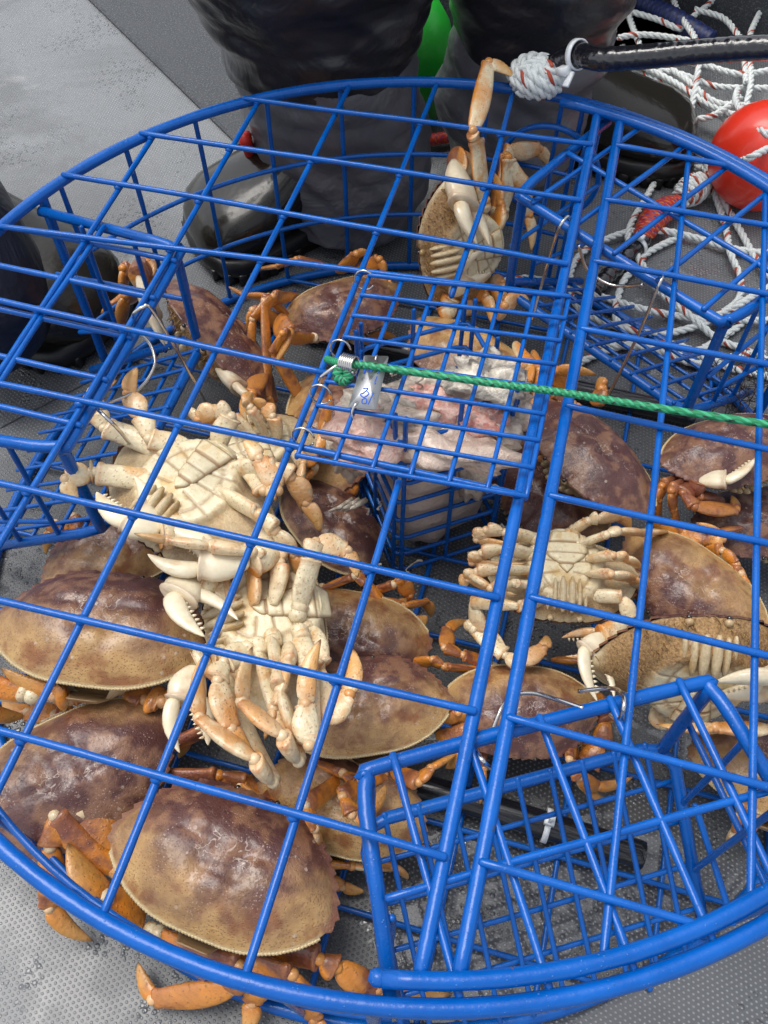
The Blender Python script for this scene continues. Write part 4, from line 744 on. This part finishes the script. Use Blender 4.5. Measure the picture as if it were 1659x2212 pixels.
braid(P2,[.008+.008*math.sin(math.pi*min(1,i/nn*1.15)) for i in range(nn)],REDB,H2,'braided_eye',lambda i,j:((1 if (i*5+j*3)%7<2 else 0),(1 if (i*3+j*5)%11<2 else 0),0))
m=MB(); P=spline([at(1395,512,.012),at(1350,560,.012),at(1310,600,.012),at(1280,632,.012)],12); m.tube(P,[.0105*(1+.05*((i*5)%4-1.5)) for i in range(len(P))],12); m.build('tape_wrap',TAPE,H2)
tc=P[6]; d=nz(P[8]-P[4]); e1=nz(np.cross(d,V(0,0,1))); e2=np.cross(e1,d); m=MB(); m.loft([[tc+(e1*math.cos(w)+e2*math.sin(w))*(.0120+o)+d*q*.003 for q,o in ((-1,0),(1,0),(1,.0016),(-1,.0016))] for w in np.arange(24)*math.pi/12],closed=True); m.box(tc+e2*.016,(.006,.004,.003),[e1,d,e2]); m.build('cable_tie',PLAST,H2)
# bungee
GB=thing('bungee_cord','green braided cord with dark flecks stretched over the trap lid','cord',at(740,790,T))
P=spline([at(706,776,T+.012),at(735,784,T+.022),at(800,791,T+.022),at(1050,826,T+.021),at(1215,848,T+.021),at(1400,878,T+.021),at(1760,932,T+.02)],60)
braid(P,.0028,GRNB,GB,'cord',lambda i,j:((1 if (i+j)%8<2 and j%4<2 else 0),(1 if (i-j)%6<2 else 0),0))
P=spline([at(735,795,T+.02),at(730,812,T+.016),at(742,822,T+.014),at(752,815,T+.016),at(752,800,T+.02)],12); braid(P,.0040,GRNB,GB,'cord_knot',lambda i,j:((1 if (i+j)%8<2 else 0),(1 if (i-j)%6<2 else 0),0))
c0=at(738,783,T+.021);c1=at(768,790,T+.022); m=MB(); d=c1-c0; u=nz(np.cross(d,V(0,0,1))); w=nz(np.cross(u,d)); nt_=7
m.tube([c0+d*(i/160)+(.0068 if i<160 else .006)*(u*math.cos(i/160*nt_*2*math.pi)+w*math.sin(i/160*nt_*2*math.pi)) for i in range(161)],.0010,6)
m.tube(spline([c0,at(715,798,T+.018),at(693,815,T+.012),at(690,828,T+.004),at(700,832,T-.004),at(708,820,T+.002)],8),.0014,7); m.build('hook',STEEL,GB)
TG=thing('metal_tag','small aluminium tag with blue handwriting wired to the bait door','tag',at(800,830,T+.018))
tcn=[at(787,768,T+.0215),at(840,770,T+.0215),at(812,886,T+.0175),at(752,880,T+.0175)]; un=nz(np.cross(tcn[1]-tcn[0],tcn[3]-tcn[0])); un=un if un[2]>0 else -un
def rnd(q,c=.0016):
    o=[]
    for i in range(4):
        a_,b_,c_=q[i-1],q[i],q[(i+1)%4]; p0=b_+nz(a_-b_)*c; p2=b_+nz(c_-b_)*c
        for t in (0,.33,.66,1): o.append((1-t)**2*p0+2*t*(1-t)*b_+t*t*p2)
    return o
q=rnd(tcn); m=MB(); m.loft([[p-un*.0004 for p in q],[p+un*.0004 for p in q]]); k=NM('brushed_aluminium'); nn_=k.noise(k.wpos(),120,4); k.set(Base_Color=k.mix(nn_,(.30,.31,.32),(.46,.47,.48)),Metallic=.9,Roughness=k.ss(nn_,.3,.7,.25,.5)); m.build('plate',k.m,TG)
def tg(u,v): return (tcn[0]*(1-u)+tcn[1]*u)*(1-v)+(tcn[3]*(1-u)+tcn[2]*u)*v+un*.0006
ink=flat('blue_ink',(.01,.10,.55),.5); m=MB()
for st in ([(.22,.33),(.18,.24),(.42,.22),(.48,.31),(.40,.30)],[(.30,.29),(.46,.27)],[(.80,.22),(.72,.34)],[(.74,.40),(.72,.50),(.76,.54)],[(.34,.64),(.52,.63),(.40,.72),(.30,.75),(.46,.80),(.60,.73),(.50,.68)],[(.42,.84),(.55,.82),(.60,.90),(.46,.91),(.42,.84)],[(.76,.70),(.68,.92)],[(.28,.22),(.20,.36)]):
    m.tube(spline([tg(*p) for p in st],5),.00045,5)
m.build('handwriting',ink,TG); m=MB(); m.tube(spline([tg(.28,.90),tg(.22,.97),tg(.15,1.04)+V(0,0,-.004),tg(.22,1.08)+V(0,0,-.008)],6),.0011,6); m.tube(spline([tg(.5,.09),tg(.5,.0),tg(.48,-.05)-V(0,0,.004)],6),.0008,6); m.build('tag_wire',STEEL,TG)
RR=thing('red_rope','red braided line running along the deck between the boots','rope',at(960,300,0))
P=spline([at(880,312,.015),at(909,305,.015),at(960,297,.015),at(1015,288,.015),at(1060,280,.012)],24); braid(P,.0075,REDB,RR,'line',lambda i,j:((1 if (i*5+j*3)%13<2 else 0),(1 if (i*3+j*5)%17<2 else 0),0))
R3=thing('red_strap','short red strap against the green float','strap',at(975,150,.0)); m=MB(); m.box(at(972,152,.03),(.022,.004,.014),[RGT,nz(V(-RGT[1],RGT[0],0)),V(0,0,1)]); m.build('webbing',flat('red_web',(.30,.012,.01),.6,bump=.0005),R3)
R4=thing('orange_tab','small red and orange strap end showing at the left edge of the wader cuff','strap',at(538,330,.0)); m=MB(); P=spline([at(534,292,.13),at(530,305,.13),at(538,322,.11),at(545,345,.09)],6); m.tube(P,[.006]*4+[.008]*(len(P)-4),7); m.build('webbing',flat('red_web2',(.55,.02,.01),.5),R4)
NV=thing('navy_rope','thick navy blue braided rope behind the white rope pile','rope',at(1450,40,.0)); P=spline([at(1360,-10,.04),at(1410,18,.04),at(1460,42,.045),at(1535,88,.04)],26); braid(P,.0135,NAVY,NV,'line',lambda i,j:((1 if (i+j)%3==0 else 0),(1 if (i-j)%5==0 else 0),0))
# dark weed caught at the right
WD_=thing('weed_tangle','tangle of dark hair like weed caught beside the far right tunnel','weed',at(1590,850,.02)); m=MB()
for i in range(46):
    x,y=rng.uniform(1555,1650),rng.uniform(790,880); p=at(x,y,rng.uniform(.03,.08)); q=[p]; d=nz(rng.uniform(-1,1,3))
    for k in range(7): d=nz(d+rng.uniform(-.9,.9,3)); q.append(q[-1]+d*.008)
    m.tube(spline(q,4),.0004,4)
m.build('strands',flat('weed',(.03,.018,.012),.6),WD_)
# ------------------------------------------------------------------ floats
ORG=flat('red_float_paint',(.78,.035,.012),.34,.18,22,coat=.25,bump=.0012); GRN=flat('green_foam',(.015,.42,.03),.38,.15,25,coat=.1,bump=.002)
bu=thing('buoy','glossy orange red round buoy under the white ropes at the right edge','buoy',at(1648,395,0)); m=MB(); m.ball(at(1648,338,.068),(.066,.066,.066),(24,36)); m.build('shell',ORG,bu)
m=MB(); bc_=at(1643,335,.072); m.loft([[bc_+V(r_*math.cos(t),z_+r_*.3*math.sin(t)*0,0)+V(0,r_*math.sin(t),z_) for t in np.arange(18)*math.pi/9] for r_,z_ in ((.016,.066),(.013,.078),(.009,.084),(.004,.086))]); m.build('neck',ORG,bu)
gf=thing('float','bright green foam float half hidden behind the left wader leg','float',at(880,230,0)); gc=at(872,128,.085); m=MB(); 
prof=[(0.0,-.088),(.035,-.082),(.055,-.07),(.066,-.045),(.070,-.015),(.068,.02),(.060,.05),(.045,.075),(.02,.09),(.0,.092)]
m.loft([[gc+V(r_*math.cos(t),r_*math.sin(t),z_) for t in np.arange(32)*math.pi/16] for r_,z_ in prof[1:-1]]); m.build('foam_body',GRN,gf)
m=MB(); m.tube([gc+V(.0165*math.cos(t),.0165*math.sin(t),.088) for t in np.arange(20)*math.pi/10],.003,6,closed=True); m.build('grommet',flat('grommet',(.02,.2,.03),.4),gf)
# ------------------------------------------------------------------ people: waders and rubber boots
WBLK=m_cloth('black_wader',(.006,.006,.009),(.018,.018,.022),1100,.30,.25,.003); WGRY=m_cloth('grey_wader',(.07,.07,.08),(.14,.14,.155),700,.42,.12,.004); WNVY=m_cloth('navy_wader',(.004,.006,.014),(.010,.014,.030),900,.4,.1,.004)
def boot_mat():
    k=NM('rubber_boot'); p=k.wpos(); n=k.noise(p,14,3); col=k.mix(n,(.009,.008,.006),(.026,.023,.017)); wet=k.noise(p,8,2); return k.set(Base_Color=col,Roughness=k.ss(wet,.35,.7,.12,.3),Coat_Weight=.2,Coat_Roughness=.05,Specular_IOR_Level=.4,Normal=k.bump(k.noise(p,22,3),.5,.004))
BOOT=boot_mat(); SOLE=flat('boot_sole',(.006,.006,.006),.4,bump=.001)
Fh=nz(V(FWD[0],FWD[1],0)); Rh=nz(V(RGT[0],RGT[1],0))
def cloth_tube(cs_,rad,mat,name,parent,amp=.09,fq=9,seed=0,m_=110,nn=18):
    C=spline(cs_,nn); rr=spline([(a,b,0) for a,b in rad],nn)[:,:2]; R=[]
    for i,(c,r) in enumerate(zip(C,rr)):
        row=[]
        for j in range(m_):
            q=j*2*math.pi/m_; dv=Rh*math.cos(q)*r[0]+Fh*math.sin(q)*r[1]; p=c+dv
            f=mnoise.fractal(Vector((p[0]*fq*.55,p[1]*fq*.55,p[2]*fq*1.5+seed)),.9,2,4)+.7*abs(mnoise.noise(Vector((p[0]*fq*.8+5,p[1]*fq*.8,p[2]*fq*2.2+seed+p[0]*9))))-.25
            cr=1-abs(mnoise.noise(Vector((p[0]*5+seed,p[1]*5,p[2]*13+p[0]*11+seed*3))))*2.2; row.append(c+dv*(1+amp*f+amp*.45*max(0,cr)**2))
        R.append(row)
    b=MB(); b.loft(R); return b.build(name,mat,parent)
def boot(parent,heel,toe,wd,h,name='boot'):
    heel=V(heel[0],heel[1],0); toe=V(toe[0],toe[1],0); d=toe-heel; L=np.linalg.norm(d); d/=L; sd=V(-d[1],d[0],0); b=MB(); R=[]
    for u,wf,hf in ((.0,.30,.55),(.03,.62,.95),(.1,.80,1.25),(.22,.84,1.5),(.36,.80,1.45),(.48,.84,1.12),(.6,.94,.92),(.72,1.0,.80),(.83,.98,.72),(.92,.84,.60),(.975,.58,.42),(1.0,.25,.22)):
        row=[]
        for j in range(28):
            q=j*2*math.pi/28; x=math.cos(q); y=math.sin(q); xx=math.copysign(abs(x)**.75,x); yy=math.copysign(abs(y)**.8,y); row.append(heel+d*u*L+sd*wd*wf*xx+V(0,0,.018+h*hf*(.5+.5*yy)))
        R.append(row)
    R=np.array(R); b.loft(R); o=b.build(name,BOOT,parent)
    s_=MB(); out=[]
    prof=[(0,.0),(.01,.45),(.05,.72),(.15,.84),(.35,.80),(.5,.86),(.7,1.05),(.85,1.02),(.94,.84),(.985,.5),(1.003,0)]
    out=[heel+d*u*L+sd*wd*w*1.03 for u,w in prof]+[heel+d*u*L-sd*wd*w*1.03 for u,w in prof[::-1][1:-1]]
    cc_=sum(out)/len(out); s_.loft([[cc_+(p-cc_)*k+V(0,0,z) for p in out] for z,k in ((.001,.96),(.004,.985),(.012,1.0),(.013,1.03),(.022,1.03),(.030,1.0),(.032,.97))]); s_.build('boot_sole',SOLE,o)
    for sg in (-1,1):
        t_=MB()
        for i in range(9):
            u=.52+i*.055; w=np.interp(u,[a for a,_ in prof],[b_ for _,b_ in prof]); t_.box(heel+d*u*L+sd*sg*wd*w*1.02+V(0,0,.009),(.006,.004,.008),[d,sd,V(0,0,1)])
        t_.build('boot_tread',SOLE,o)
    return o
def leglab(): pass
A_=thing('person','person in black waders with grey lower legs and dark rubber boots standing beyond the trap','person',(-.12,.6,0))
boot(A_,at(770,455,0)+V(0,.02,0),at(424,556,0),.070,.092)
lc=at(748,398,.09)+Fh*.055; 
cloth_tube([V(lc[0]+.01,lc[1]-.02,.022),V(lc[0]-.0,lc[1],.09),V(lc[0]-.022,lc[1]+.01,.18),V(lc[0]-.03,lc[1]+.015,.27)],[(.086,.072),(.100,.088),(.106,.096),(.098,.088)],WGRY,'gaiter',A_,.10,9,2)
cloth_tube([V(lc[0]-.028,lc[1]+.01,.205),V(lc[0]-.036,lc[1]+.012,.27),V(lc[0]-.062,lc[1]+.0,.34),V(lc[0]-.085,lc[1]-.01,.44),V(lc[0]-.03,lc[1]+.03,.62),V(lc[0]+.03,lc[1]+.10,.82)],[(.106,.096),(.122,.104),(.152,.115),(.172,.13),(.17,.13),(.14,.15)],WBLK,'wader_leg',A_,.12,8,7)
rc=at(1105,262,.09)
boot(A_,at(1070,300,0)+V(-.01,.01,0),at(1492,352,0),.064,.092)
cloth_tube([V(rc[0],rc[1]-.005,.05),V(rc[0],rc[1],.12),V(rc[0]+.01,rc[1]+.0,.20),V(rc[0]+.01,rc[1]+.01,.27)],[(.080,.080),(.092,.092),(.092,.09),(.086,.085)],WGRY,'gaiter',A_,.10,9,12)
cloth_tube([V(rc[0]+.01,rc[1],.205),V(rc[0]+.012,rc[1],.27),V(rc[0]+.014,rc[1]-.01,.36),V(rc[0]+.0,rc[1]-.02,.5),V(rc[0]-.04,rc[1]+.0,.66),V(rc[0]-.10,rc[1]+.02,.82)],[(.093,.092),(.100,.098),(.108,.105),(.12,.12),(.135,.13),(.14,.15)],WBLK,'wader_leg',A_,.12,8,17)
hc=(V(lc[0]+.03,lc[1]+.1,.82)+V(rc[0]-.10,rc[1]+.02,.82))/2
cloth_tube([hc+V(0,0,-.06),hc+V(0,0,.05),hc+V(0,0,.2),hc+V(0,0,.4)],[(.17,.14),(.21,.16),(.19,.14),(.2,.13)],WBLK,'wader_bib',A_,.06,6,27)
B_=thing('person','second person at the left edge, navy wader leg and grey black rubber boot only','person',at(-120,560,0))
boot(B_,at(-190,560,0),at(250,730,0),.078,.105)
bc2=at(-25,440,.2); cloth_tube([V(bc2[0]-.03,bc2[1]-.05,.07),V(bc2[0]-.045,bc2[1]-.03,.15),V(bc2[0]-.12,bc2[1],.26),V(bc2[0]-.26,bc2[1]+.02,.42),V(bc2[0]-.30,bc2[1]+.05,.7),V(bc2[0]-.36,bc2[1]+.08,.9)],[(.070,.08),(.078,.085),(.082,.09),(.09,.10),(.11,.12),(.12,.13)],WNVY,'wader_leg',B_,.07,8,33)
